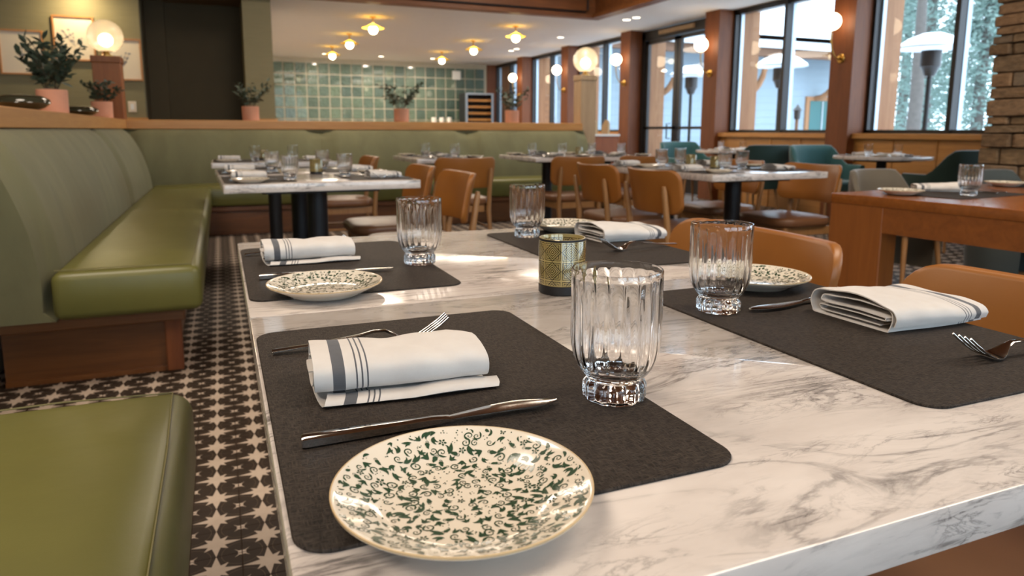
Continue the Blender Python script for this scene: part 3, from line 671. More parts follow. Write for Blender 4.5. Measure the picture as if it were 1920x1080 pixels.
PROF = [(0.0, 0.0040), (0.030, 0.0041), (0.045, 0.0046), (0.0505, 0.0058), (0.056, 0.0084), (0.064, 0.0118), (0.071, 0.0145), (0.0748, 0.0162), (0.0765, 0.0172)]
def plate_z(r):
    for (a, za), (b, zb) in zip(PROF, PROF[1:]):
        if r <= b: return za + (zb - za) * (r - a) / (b - a)
    return PROF[-1][1]
def plate_motifs():
    r = random.Random(11); bm = bmesh.new()
    def put(poly_rows):     # rows of points -> strip of quads draped on the plate
        rows = []
        for row in poly_rows:
            vr = []
            for x, y in row:
                rr = math.hypot(x, y)
                if rr > 0.0752: return
                vr.append((x, y, plate_z(rr) + 0.00025))
            rows.append(vr)
        V = [[bm.verts.new(p) for p in row] for row in rows]
        for A, B in zip(V, V[1:]):
            for i in range(len(A) - 1): bm.faces.new((A[i], A[i + 1], B[i + 1], B[i]))
    def ribbon(path, widths):
        rows = []
        for i, (x, y) in enumerate(path):
            x0, y0 = path[max(i - 1, 0)]; x1, y1 = path[min(i + 1, len(path) - 1)]; d = math.hypot(x1 - x0, y1 - y0) or 1
            nx, ny = -(y1 - y0) / d, (x1 - x0) / d; h = widths[i]; rows.append([(x - nx * h, y - ny * h), (x, y), (x + nx * h, y + ny * h)])
        put(rows)
    def curl(x, y, a, s, hand):
        pts = []; ws = []
        for i in range(19):
            t = i / 18; rad = s * (1.0 - 0.82 * t); th = a + hand * t * 7.2
            pts.append((x + rad * math.cos(th), y + rad * math.sin(th))); ws.append(s * (0.05 + 0.13 * math.sin(PI * min(1, t * 1.3 + 0.02)) * (1 - t)))
        ribbon(pts, ws); e = pts[-1]; disc(e[0], e[1], s * 0.16)
    def disc(x, y, q):
        ribbon([(x + q * math.cos(t), y) for t in (PI, 2.4, 1.57, 0.74, 0)], [q * v for v in (0.05, 0.68, 1.0, 0.68, 0.05)])
    def leaf(x, y, a, L, wd, bend=0.5):
        pts = []; ws = []
        for i in range(9):
            t = i / 8; th = a + bend * (t - 0.5); pts.append((x + L * (t - .5) * math.cos(th), y + L * (t - .5) * math.sin(th))); ws.append(wd * math.sin(PI * min(1, t ** 0.8)) + 0.00005)
        ribbon(pts, ws)
    def flower(x, y, q):
        for k in range(5): leaf(x + q * math.cos(k * 1.257), y + q * math.sin(k * 1.257), k * 1.257, q * 1.1, q * 0.36, 0)
        disc(x, y, q * 0.28)
    pts = []
    for _ in range(9000):
        R_ = 0.0745 * math.sqrt(r.random()); a = r.uniform(0, 2 * PI); p = (R_ * math.cos(a), R_ * math.sin(a))
        d = 0.0050
        if all((p[0] - q[0]) ** 2 + (p[1] - q[1]) ** 2 > d * d for q in pts): pts.append(p)
    for x, y in pts:
        k = r.random(); a = r.uniform(0, 6.28); s = r.uniform(0.85, 1.45)
        if k < 0.26: curl(x, y, a, 0.0027 * s, r.choice((-1, 1))); leaf(x + .003 * math.cos(a), y + .003 * math.sin(a), a + 1.2, 0.004 * s, 0.0006)
        elif k < 0.58:
            leaf(x, y, a, 0.0068 * s, 0.00105 * s, r.uniform(-1.4, 1.4)); leaf(x + 0.0016 * math.cos(a + 1.57), y + 0.0016 * math.sin(a + 1.57), a + 0.5, 0.0046 * s, 0.0006 * s, 1.0)
        elif k < 0.72:
            for q in (-0.7, 0, 0.7): leaf(x + 0.0019 * math.cos(a + q), y + 0.0019 * math.sin(a + q), a + q, 0.0042 * s, 0.0007 * s, q)
        elif k < 0.80: flower(x, y, 0.0017 * s)
        elif k < 0.90: disc(x, y, 0.0013 * s); leaf(x + .0018 * math.cos(a), y + .0018 * math.sin(a), a, .0038, .0011, .6); curl(x - .002 * math.cos(a), y - .002 * math.sin(a), a, .0015, 1)
        else:
            for q in range(4): disc(x + r.uniform(-.0025, .0025), y + r.uniform(-.0025, .0025), r.uniform(.0003, .0006))
    return bm
def build_plate():
    t = thing('side_plate', '', 'plate')
    prof = PROF + [(0.0772, 0.0170), (0.0772, 0.0156), (0.073, 0.0128), (0.062, 0.0075), (0.052, 0.0022), (0.049, 0.0), (0.045, 0.0), (0.044, 0.0016), (0, 0.0016)]
    obj('dish', lathe(prof, 96), 'china', t, smooth=50)
    obj('rim', lathe([(0.07655, 0.01735), (0.0773, 0.0172), (0.07735, 0.0160), (0.0771, 0.0158), (0.0764, 0.0171), (0.07655, 0.01735)], 96), 'chinarim', t, smooth=60)
    o = obj('printed_scrolls', plate_motifs(), 'ink', t, stuff=True); return t
PLATE = Proto(build_plate)

def build_napkin(a=0.045, b=0.0186, L=0.148, tail=True, wedge=0.0, seed=1, turns=3.6, th_=0.0011):
    r = random.Random(seed); sec = []; N = 96
    for i in range(N):
        t = i / (N - 1); th = -PI / 2 + 2 * PI * turns * (1 - t); s = 0.34 + 0.66 * t
        ca, sa = math.cos(th), math.sin(th); e = 0.72
        sec.append((a * s * math.copysign(abs(ca) ** e, ca), b + (b - 0.0009) * (0.05 + 0.95 * (s - 0.34) / 0.66) * math.copysign(abs(sa) ** e, sa) , t))
    if not tail:
        sec = []; key = [(0.040, 0.0050), (-0.040, 0.0046), (-0.047, 0.0075), (-0.040, 0.0104), (0.046, 0.0112), (0.051, 0.0134), (0.046, 0.0156), (-0.036, 0.0152), (-0.043, 0.0184), (-0.036, 0.0216), (0.040, 0.0226), (0.054, 0.0200), (0.057, 0.0120), (0.054, 0.0030), (0.046, 0.0008), (-0.046, 0.0008), (-0.056, 0.0040), (-0.0605, 0.0125), (-0.057, 0.0215), (-0.046, 0.0262), (-0.010, 0.0285), (0.030, 0.0270), (0.056, 0.0225), (0.0625, 0.0150), (0.060, 0.0060)]
        for i in range(len(key) - 1):
            p0 = key[max(i - 1, 0)]; p1 = key[i]; p2 = key[i + 1]; p3 = key[min(i + 2, len(key) - 1)]; q = 0.35
            for k in range(5):
                t = k / 5; h1 = 2 * t ** 3 - 3 * t * t + 1; h2 = t ** 3 - 2 * t * t + t; h3 = -2 * t ** 3 + 3 * t * t; h4 = t ** 3 - t * t
                sec.append(tuple(h1 * b_ + h2 * q * (c_ - a_) + h3 * c_ + h4 * q * (d_ - b_) for a_, b_, c_, d_ in zip(p0, p1, p2, p3)) + (i / len(key),))
    if tail:
        for y, z in ((-0.012, 0.0010), (-0.03, 0.0010), (-0.041, 0.0011), (-0.048, 0.0017), (-0.0515, 0.0032), (-0.0495, 0.0047), (-0.043, 0.0049), (-0.032, 0.0043)): sec.append((y, z, 1.0))
    nx = 34; bm = bmesh.new(); uvl = bm.loops.layers.uv.new('UVMap'); G = []
    ph = [r.uniform(0, 6.28) for _ in range(8)]
    def pos(u, j, off):
        y, z, t = sec[j]; y0, z0, _ = sec[max(j - 1, 0)]; y1, z1, _ = sec[min(j + 1, len(sec) - 1)]
        d = math.hypot(y1 - y0, z1 - z0) or 1; ny, nz = -(z1 - z0) / d, (y1 - y0) / d
        y += ny * off; z += nz * off
        f = j / (len(sec) - 1)
        x = -L / 2 + L * u + 0.004 * math.sin(f * 17 + ph[0]) * (1 - t) * (1 if u > 0.5 else -1) - 0.006 * (u > 0.97) * 0
        wr = 0.0011 * math.sin(u * 9 + ph[1] + y * 60) + 0.0008 * math.sin(u * 21 + ph[2] + y * 90)
        k = min(1.0, z / (2 * b))
        y += 0.0022 * math.sin(u * 5 + ph[3]) + 0.0014 * math.sin(13 * u + ph[4] + 40 * z) * k
        if tail and f > 0.93: x += 0.010 * (f - 0.93) / 0.07; z += max(0, 0.0022 * math.sin(u * 7 + ph[5])) * (f - 0.93) / 0.07
        sc = 1 + wedge * (u - 0.5) - 0.10 * max(0, u - 0.85) / 0.15 * (1 if tail else 0)
        z = z * sc + wr * k; return Vector((x, y * (1 + 0.05 * (0.5 - u)), max(z, 0.0004)))
    for i in range(nx + 1):
        u = i / nx; G.append(([bm.verts.new(pos(u, j, th_)) for j in range(len(sec))], [bm.verts.new(pos(u, j, -th_ * 0.3)) for j in range(len(sec))]))
    J = len(sec)
    def face(vs, us):
        fc = bm.faces.new(vs)
        for lp, q in zip(fc.loops, us): lp[uvl].uv = q
    for i in range(nx):
        u0, u1 = i / nx, (i + 1) / nx
        for j in range(J - 1):
            v0, v1 = j / J, (j + 1) / J
            for s in (0, 1): face((G[i][s][j], G[i + 1][s][j], G[i + 1][s][j + 1], G[i][s][j + 1]), ((u0, v0), (u1, v0), (u1, v1), (u0, v1)))
        for j in (0, J - 1): face((G[i][0][j], G[i + 1][0][j], G[i + 1][1][j], G[i][1][j]), ((u0, 0), (u1, 0), (u1, 0), (u0, 0)))
    for i in (0, nx):
        for j in range(J - 1): face((G[i][0][j], G[i][0][j + 1], G[i][1][j + 1], G[i][1][j]), ((i / nx, 0),) * 4)
    return tag(obj('napkin', bm, 'napkin', smooth=60), '', 'napkin')
NAP = Proto(build_napkin); FOLD = Proto(lambda: build_napkin(0.056, 0.0180, 0.150, False, 0.35, 5, 4.0, 0.0009))

def ribbon_solid(pts, th, bm=None):
    """pts: (x, y, z, half width); a strip of metal with thickness"""
    bm = bm or bmesh.new(); R = []
    for i, (x, y, z, h) in enumerate(pts):
        a = pts[max(i - 1, 0)]; b = pts[min(i + 1, len(pts) - 1)]; d = math.hypot(b[0] - a[0], b[2] - a[2]) or 1
        nx, nz = -(b[2] - a[2]) / d * th / 2, (b[0] - a[0]) / d * th / 2
        R.append([bm.verts.new((x + nx * s, y + q * h, z + nz * s)) for q, s in ((-1, -.5), (-1, .5), (-.6, 1), (.6, 1), (1, .5), (1, -.5), (.6, -1), (-.6, -1))])
    for A, B in zip(R, R[1:]):
        for k in range(8): bm.faces.new((A[k], A[(k + 1) % 8], B[(k + 1) % 8], B[k]))
    bm.faces.new(R[0]); bm.faces.new(list(reversed(R[-1]))); return bm
def build_knife():
    t = thing('table_knife', '', 'knife'); bm = bmesh.new()
    R = []
    for x, h, q in ((-0.100, 0.0050, 0.0034), (-0.098, 0.0056, 0.0040), (-0.05, 0.0050, 0.0036), (-0.005, 0.0042, 0.0030), (0.004, 0.0040, 0.0022), (0.010, 0.0046, 0.0014)):
        R.append([bm.verts.new((x, a * h, 0.0042 + b * q)) for a, b in ((-1, -.7), (-1, .7), (-.7, 1), (.7, 1), (1, .7), (1, -.7), (.7, -1), (-.7, -1))])
    for A, B in zip(R, R[1:]):
        for k in range(8): bm.faces.new((A[k], A[(k + 1) % 8], B[(k + 1) % 8], B[k]))
    bm.faces.new(R[0]); bm.faces.new(list(reversed(R[-1]))); obj('handle', bm, 'steel', t, smooth=40)
    bm = bmesh.new(); R = []
    for i in range(15):
        u = i / 14; x = 0.008 + 0.094 * u; up = 0.0042 + 0.0092 * math.sin(min(1, u * 1.5) * PI / 2); up *= (1 - max(0, u - 0.62) ** 1.6 / 0.38 ** 1.6 * 0.62); dn = -0.0042 - 0.0012 * u + 0.0055 * max(0, (u - 0.8) / 0.2) ** 2
        zc = 0.0042
        R.append([bm.verts.new(p) for p in ((x, dn, zc), (x, dn, zc + 0.0009), (x, (up + dn) / 2, zc + 0.0014), (x, up, zc + 0.0003), (x, up, zc - 0.0002), (x, (up + dn) / 2, zc - 0.0012))])
    for A, B in zip(R, R[1:]):
        for k in range(6): bm.faces.new((A[k], A[(k + 1) % 6], B[(k + 1) % 6], B[k]))
    bm.faces.new(R[0]); bm.faces.new(list(reversed(R[-1]))); obj('blade', bm, 'steel', t, smooth=40); return t
KNIFE = Proto(build_knife)
def build_fork():
    t = thing('table_fork', '', 'fork')
    obj('handle', ribbon_solid([(-0.095, 0, 0.0032, 0.0050), (-0.093, 0, 0.0034, 0.0056), (-0.05, 0, 0.0066, 0.0046), (-0.01, 0, 0.0118, 0.0034), (0.006, 0, 0.0152, 0.0030), (0.018, 0, 0.0148, 0.0032), (0.026, 0, 0.0108, 0.0050), (0.033, 0, 0.0054, 0.0090), (0.041, 0, 0.0028, 0.0112), (0.050, 0, 0.0036, 0.0118)], 0.0026), 'steel', t, smooth=50)
    for k in (-1.5, -0.5, 0.5, 1.5):
        y = k * 0.0064
        obj('tine', ribbon_solid([(0.048, y, 0.0034, 0.0022), (0.056, y, 0.0066, 0.0019), (0.066, y, 0.0126, 0.0017), (0.076, y, 0.0196, 0.0014), (0.084, y, 0.0262, 0.0008)], 0.0020), 'steel', t, smooth=50)
    return t
FORK = Proto(build_fork)
MAT = Proto(lambda: tag(obj('placemat', rrect(0.297, 0.442, 0.0024, 0.022, 0.0007, 8, 1), 'mat', smooth=40), '', 'placemat'))
NMAT = Proto(lambda: tag(obj('placemat', rrect(0.280, 0.442, 0.0024, 0.022, 0.0007, 8, 1), 'mat', smooth=40), '', 'placemat'))
def build_votive():
    t = thing('votive_candle_holder', '', 'candle holder')
    obj('cup', lathe([(0, 0.0125), (0.0318, 0.0125), (0.0330, 0.0135), (0.0330, 0.0765), (0.0322, 0.0780), (0.0306, 0.0780), (0.0300, 0.0765), (0.0300, 0.020), (0, 0.020)], 56), 'votive', t, smooth=40)
    obj('base', lathe([(0, 0), (0.0312, 0), (0.0328, 0.0015), (0.0330, 0.0128), (0, 0.0128)], 56), 'black', t, smooth=40)
    obj('lip', lathe([(0.0331, 0.0745), (0.0335, 0.0765), (0.0331, 0.0776), (0.0328, 0.0765), (0.0331, 0.0745)], 56), 'black', t, smooth=60)
    obj('wax', lathe([(0, 0.0205), (0.0295, 0.0205), (0.0295, 0.026), (0.003, 0.025), (0, 0.025)], 32), 'cream', t, smooth=40)
    return t
VOTIVE = Proto(build_votive)

# ------------------------------------------------------------------ place settings
ZT = 0.75
GROUPS = dict(mat='dark placemats', plate='green patterned side plates', knife='table knives', fork='table forks', napkin='striped napkins', glass='fluted tumblers', candle='olive votive holders', chair='caramel leather chairs', tub='fabric tub chairs', table='marble tables')
LAY = dict(plate=(-0.051, -0.208), knife=(-0.030, -0.088), napkin=(-0.040, 0.045), fork=(-0.046, 0.142), glass=(0.124, -0.086))
def setting(cx, cyy, rz, where, side='left', mat=MAT, over=None, skip=(), z=ZT, seed=0):
    r = random.Random(seed); over = over or {}; top = z + (0.0 if 'mat' in skip else 0.0024)
    def W(p):
        c, s = math.cos(rz), math.sin(rz); return (cx + c * p[0] - s * p[1], cyy + s * p[0] + c * p[1])
    if 'mat' not in skip: mat.place((cx, cyy, z), rz + over.get('matrot', 0), 'dark woven placemat ' + where, GROUPS['mat'])
    for k, pr, text, jit in (('plate', PLATE, 'green patterned plate ', 3), ('knife', KNIFE, 'polished table knife ', .05), ('napkin', NAP if side == 'left' else FOLD, 'striped rolled napkin ' if side == 'left' else 'striped folded napkin ', .06), ('fork', FORK, 'polished table fork ', .06), ('glass', TUMBLER, 'fluted clear tumbler ', 3)):
        if k in skip: continue
        if k in over: x, y, a = over[k]
        else:
            x, y = W((LAY[k][0] + r.uniform(-.01, .01), LAY[k][1] + r.uniform(-.01, .01))); a = rz + r.uniform(-jit, jit)
        zz = top
        if k == 'plate' and 'mat' not in skip: zz = top + 0.0002
        pr.place((x, y, zz), a, text + where, GROUPS[k])

# ------------------------------------------------------------------ the nearest pair of marble tables
TABLE.place((0.4145, 0.570, 0), 0, 'veined marble table nearest the camera, closer half of the pair', GROUPS['table'])
TABLE.place((0.4145, 1.1845, 0), 0, 'veined marble table joined to the far side of the nearest one', GROUPS['table'])
NF = 'of the nearest marble table'
setting(0.1735, 0.5765, 0, 'at the near left place ' + NF, over=dict(plate=(0.123, 0.370, 2.1), knife=(0.142, 0.489, 0.0), napkin=(0.137, 0.598, -0.055), fork=(0.132, 0.708, -0.07), glass=(0.298, 0.490, 0.1)))
setting(0.1735, 1.177, 0, 'at the far left place ' + NF, over=dict(plate=(0.124, 0.969, 0.7), knife=(0.144, 1.092, -0.03), napkin=(0.132, 1.245, 0.03), fork=(0.125, 1.318, 0.06), glass=(0.303, 1.137, 0.6)))
setting(0.664, 0.588, PI, 'at the near right place ' + NF, 'right', NMAT, over=dict(plate=(0.715, 0.792, 1.2), knife=(0.700, 0.676, PI + 0.06), napkin=(0.755, 0.590, PI + 0.02), fork=(0.742, 0.432, PI - 0.10), glass=(0.569, 0.692, 0.3)))
setting(0.664, 1.200, PI, 'at the far right place ' + NF, 'right', NMAT, over=dict(plate=(0.715, 1.405, 2.9), knife=(0.700, 1.290, PI + 0.05), napkin=(0.775, 1.270, PI + 0.05), fork=(0.727, 1.125, PI + 0.10), glass=(0.596, 1.352, 0.9)))
VOTIVE.place((0.437, 0.868, ZT), 0.3, 'olive glass votive holder with gold geometric pattern on the nearest marble table', GROUPS['candle'])
for (x, y, a, lb) in ((0.80, 1.13, 1.571, 'caramel leather chair at the far right place of the nearest marble table'), (0.80, 0.52, 1.571, 'caramel leather chair at the near right place of the nearest marble table'),
                      (0.87, 3.30, 1.571, 'caramel leather chair at the near right of the second left table'), (0.87, 3.98, 1.571, 'caramel leather chair at the far right of the second left table'),
                      (0.86, 5.48, 1.571, 'caramel leather chair at the right of the small corner table'), (1.72, 5.26, 0.0, 'caramel leather chair in front of the small table before the back banquette'),
                      (2.68, 5.24, 0.0, 'caramel leather chair at the left front of the wide table before the back banquette'), (3.30, 5.24, 0.0, 'caramel leather chair at the right front of the wide table before the back banquette'),
                      (2.37, 3.24, -1.571, 'caramel leather chair at the near left of the centre right table'), (2.37, 3.86, -1.571, 'caramel leather chair at the far left of the centre right table'),
                      (3.28, 3.40, 1.571, 'caramel leather chair at the near right of the centre right table'), (3.28, 4.06, 1.571, 'caramel leather chair at the far right of the centre right table')):
    CHAIR.place((x, y, 0), a, lb, GROUPS['chair'])
def pair(cx, cyy, rz, name, tl, seed, gap=0.3075):
    c, s = math.cos(rz), math.sin(rz)
    W = lambda x, y: (cx + c * x - s * y, cyy + s * x + c * y)
    for k, dy in (('near', -gap), ('far', gap)):
        x, y = W(0, dy); WIDE.place((x, y, 0), rz, 'veined marble table, %s half of %s' % (k, tl), GROUPS['table'])
        for sd, dx, rr in (('left', -0.262, 0), ('right', 0.265, PI)):
            x, y = W(dx, dy); setting(x, y, rz + rr, 'at the %s %s place of %s' % (k, sd, name), sd, seed=seed + len(k) * 3 + len(sd))
pair(0.405, 3.72, 0.03, 'the second left table', 'the second pair along the left banquette', 10)
VOTIVE.place((0.455, 3.74, ZT), 0.5, 'olive votive holder in the middle of the second left table', GROUPS['candle'])
pair(2.77, 3.61, 0.04, 'the centre right table', 'the pair at centre right', 40)
VOTIVE.place((2.80, 3.74, ZT), 0.9, 'olive votive holder at the far end of the centre right table', GROUPS['candle'])
VOTIVE.place((2.74, 3.42, ZT), 0.2, 'olive votive holder at the near end of the centre right table', GROUPS['candle'])
# small table in the banquette corner
WIDE.place((0.36, 5.48, 0), 0.0, 'small veined marble table in the corner of the banquette', GROUPS['table'])
setting(0.10, 5.48, 0.0, 'at the left place of the small corner table', 'left', seed=61); setting(0.625, 5.48, PI, 'at the right place of the small corner table', 'right', seed=62)
VOTIVE.place((0.30, 5.62, ZT), 0, 'olive votive holder on the small corner table', GROUPS['candle'])
# tables before the back banquette: guests face along the room
def crosst(cx, cyy, name, lab, seed, sides=(0,)):
    for i, dx in enumerate(sides):
        WIDE.place((cx + dx, cyy, 0), PI / 2, lab[i], GROUPS['table'])
        for k, dy, rr in (('front', -0.262, PI / 2), ('back', 0.262, -PI / 2)):
            pos = k if len(sides) == 1 else '%s %s' % (('left', 'right')[i], k)
            setting(cx + dx, cyy + dy, rr, 'at the %s place of %s' % (pos, name), 'left' if k == 'front' else 'right', seed=seed + i * 7 + len(k))
crosst(1.74, 5.83, 'the small table by the back banquette', ['small veined marble table standing before the middle of the back banquette'], 70)
VOTIVE.place((1.90, 5.86, ZT), 0, 'olive votive holder on the small table before the back banquette', GROUPS['candle'])
crosst(3.06, 5.80, 'the wide table by the back banquette', ['veined marble table, left half of the wide pair before the back banquette', 'veined marble table, right half of the wide pair before the back banquette'], 80, (-0.3075, 0.3075))
VOTIVE.place((3.10, 5.84, ZT), 0, 'olive votive holder on the wide table before the back banquette', GROUPS['candle'])
# round tables by the windows
for (x, y, nm, sd) in ((5.85, 4.86, 'the round table by the stone pier', 91), (5.78, 6.92, 'the round table by the glass door', 92)):
    ROUND.place((x, y, 0), 0, 'round marble table on a black pedestal, ' + nm[10:].replace('table ', ''), GROUPS['table'])
    for k, dy, rr in (('near', -0.21, PI / 2), ('far', 0.21, -PI / 2)):
        setting(x, y + dy, rr, 'at the %s place of %s' % (k, nm), 'right', skip=('mat',), seed=sd + len(k), over=dict(plate=(x - 0.22 * (1 if k == 'near' else -1), y + dy * 0.75, 1.0)))
TEAL.place((5.88, 5.52, 0), PI, 'teal fabric tub chair at the far side of the round table by the stone pier', GROUPS['tub'])
TEAL.place((5.74, 7.70, 0), PI, 'teal fabric tub chair at the far side of the round table by the glass door', GROUPS['tub'])
SHADED_TEAL.place((5.45, 6.18, 0), 0.0, 'shaded teal tub chair at the near side of the round table by the glass door', GROUPS['tub'])
SHADED_TEAL.place((5.66, 4.06, 0), 0.0, 'shaded teal tub chair at the near side of the round table by the stone pier', GROUPS['tub'])

# ------------------------------------------------------------------ heavy wooden table on the right
CA = math.radians(6); cX, sX = math.cos(CA), math.sin(CA)
def CW(u, v): return (2.10 + cX * u + sX * v, 1.953 + sX * u - cX * v)     # u to the right, v towards the camera
tb = thing('wooden_table', 'heavy reddish wooden table with thick slab top and broad panel legs at right', 'table', CW(1.25, 0.46) + (0,), CA)
obj('tabletop', rrect(2.5, 0.92, 0.035, 0.008, 0.003), 'tabletop', tb, (0, 0, 0.715), smooth=40)
for s in (-1, 1):
    obj('apron', bx(-1.246, 1.246, s * 0.456 - 0.02 * (s > 0) - 0.0, s * 0.456 + 0.02 * (s < 0), 0.625, 0.716), 'table', tb)
    obj('end_apron', bx(s * 1.246 - 0.02 * (s > 0), s * 1.246 + 0.02 * (s < 0), -0.25, 0.25, 0.625, 0.7155), 'table', tb)
    for q in (-1, 1): obj('leg', bx(s * 1.248 - (0.09 if s > 0 else 0), s * 1.248 + (0.09 if s < 0 else 0), q * 0.458 - (0.21 if q > 0 else 0), q * 0.458 + (0.21 if q < 0 else 0), 0, 0.7155, 0.003), 'tablez', tb)
WN = 'of the heavy wooden table'
x, y = CW(0.385, 0.235)
setting(x, y, -PI / 2 + CA, 'at the left place ' + WN, 'right', seed=3, over=dict(plate=(2.275, 1.80, 0.4), glass=(2.475, 1.685, 0.2), napkin=(2.54, 1.86, -0.75), knife=(2.62, 1.78, 1.6), fork=(2.70, 1.80, 1.7)))
x, y = CW(1.15, 0.235)
setting(x, y, -PI / 2 + CA, 'at the second place ' + WN, 'right', seed=4, over=dict(plate=(3.06, 1.93, 1.4)))
TAUPE.place((3.80, 3.00, 0), PI + CA, 'taupe tub chair behind the left end of the heavy wooden table', GROUPS['tub'])
SLATE.place((4.28, 2.58, 0), PI + CA, 'slate grey tub chair behind the heavy wooden table, next to the stone pier', GROUPS['tub'])
x, y = CW(0.80, 0.85); SLATE.place((x, y, 0), CA, 'slate grey tub chair tucked under the near side of the heavy wooden table', GROUPS['tub'])

# ------------------------------------------------------------------ lamps
def build_sconce():
    t = thing('wall_sconce', '', 'wall lamp')
    obj('backplate', lathe([(0, 0), (0.05, 0), (0.052, 0.006), (0.045, 0.014), (0.018, 0.018), (0, 0.018)], 28), 'brass', t, (0, 0, 0), (0, -PI / 2, 0), smooth=40)
    obj('knuckle', ball(0.026, (-0.035, 0, 0), 16, 10), 'brass', t, smooth=60)
    obj('arm', tube([(-0.04, 0, -0.01), (-0.10, 0, 0.02), (-0.15, 0, 0.10), (-0.17, 0, 0.20), (-0.17, 0, 0.29)], 0.008, 10), 'brass', t, smooth=60)
    obj('globe', ball(0.095, (-0.17, 0, 0.39), 28, 18), 'opal', t, smooth=80); return t
SCONCE = Proto(build_sconce)
for k, lb in enumerate(('globe wall lamp on the timber post nearest the stone pier', 'globe wall lamp on the post right of the glass door', 'globe wall lamp on the post left of the glass door', 'globe wall lamp on the fourth post from the stone pier', 'globe wall lamp on the farthest timber post')):
    SCONCE.place((XW, 5.876 + 2.3 * k + 0.16, 1.79), 0, lb, 'globe wall lamps on the timber posts')
def build_pendant():
    t = thing('ceiling_pendant', '', 'ceiling lamp')
    obj('canopy', lathe([(0, 0), (0.045, 0), (0.05, -0.012), (0.02, -0.02), (0, -0.02)], 24), 'brass', t, smooth=40)
    obj('stem', tube([(0, 0, -0.015), (0, 0, -0.135)], 0.012, 10), 'brass', t, smooth=60)
    obj('shade', lathe([(0.02, -0.10), (0.05, -0.115), (0.12, -0.150), (0.165, -0.163), (0.165, -0.167), (0.12, -0.156), (0.05, -0.124), (0.02, -0.11)], 36), 'shade', t, smooth=50)
    obj('globe', ball(0.066, (0, 0, -0.19), 22, 14), 'pend', t, smooth=80); return t
PEND = Proto(build_pendant)
for j, rw in enumerate(('nearest', 'middle', 'farthest')):
    for i, cl in enumerate(('left', 'right')):
        PEND.place((2.22 + 2.32 * i, 10.80 + 2.06 * j, ZC), 0, 'brass pendant with yellow saucer shade, %s of the %s row' % (rw, cl), 'pendants over the rear room')
def build_down():
    t = thing('recessed_downlight', '', 'ceiling lamp')
    obj('trim_ring', lathe([(0.055, 0.004), (0.058, -0.003), (0.072, -0.004), (0.076, 0.0), (0.055, 0.004)], 28), 'white', t, smooth=50)
    obj('lens', lathe([(0, 0.001), (0.056, 0.001), (0.056, -0.001), (0, -0.001)], 24), 'down', t); return t
DOWN = Proto(build_down)
for (x, y, lb) in ((5.83, 9.52, 'farther of the paired recessed downlights near the glass door'), (5.85, 9.28, 'nearer of the paired recessed downlights near the glass door'), (5.82, 11.75, 'single recessed downlight between the door and the rear windows'), (5.80, 13.75, 'nearer of the two farthest recessed downlights by the windows'), (5.82, 14.10, 'farthest recessed downlight by the windows'), (3.54, 16.4, 'recessed downlight close to the middle of the tiled wall'), (4.76, 16.4, 'recessed downlight close to the right part of the tiled wall'), (2.28, 16.4, 'recessed downlight close to the left part of the tiled wall')):
    DOWN.place((x, y, ZC), 0, lb, 'recessed downlights in the white ceiling')
def build_globe_lamp():
    t = thing('globe_lamp', '', 'lamp')
    obj('base', lathe([(0, 0), (0.055, 0), (0.055, 0.012), (0.03, 0.022), (0.024, 0.05), (0.05, 0.055), (0.05, 0.06), (0, 0.06)], 28), 'brass', t, smooth=40)
    def rib(r, z, a): return r * (1 + 0.008 * math.cos(40 * a))
    pr = [(0.15 * math.sin(PI * i / 24) + 0.0, 0.185 - 0.15 * math.cos(PI * i / 24)) for i in range(3, 25)]
    obj('globe', lathe(pr, 120, rib), 'globe', t, smooth=80)
    obj('bulb', ball(0.062, (0.0, 0, 0.15), 24, 16), 'bulb', t, smooth=80); return t
GL = Proto(build_globe_lamp)
def timber_newel(x0, x1, y0, y1, z0, z1, mat, label):
    t = thing('lamp_post', label, 'post', ((x0 + x1) / 2, (y0 + y1) / 2, z0)); a, b = (x1 - x0) / 2, (y1 - y0) / 2
    obj('shaft', bx(-a, a, -b, b, 0, z1 - z0 - 0.06, 0.004), mat, t); obj('cap', bx(-a - 0.008, a + 0.008, -b - 0.008, b + 0.008, z1 - z0 - 0.06, z1 - z0, 0.004), mat, t); return t
timber_newel(-1.04, -0.81, 7.52, 7.74, 1.066, 1.641, 'tablez', 'square brown wooden post carrying the left globe lamp')
timber_newel(4.075, 4.285, 7.65, 7.84, 0, 1.645, 'light_oak', 'square pale oak post at the right end of the back banquette')
GL.place((-0.925, 7.63, 1.641), 0, 'ribbed glass globe lamp on the brown post at left', 'ribbed globe lamps')
GL.place((4.18, 7.745, 1.645), 0, 'ribbed glass globe lamp on the pale oak post at right', 'ribbed globe lamps')

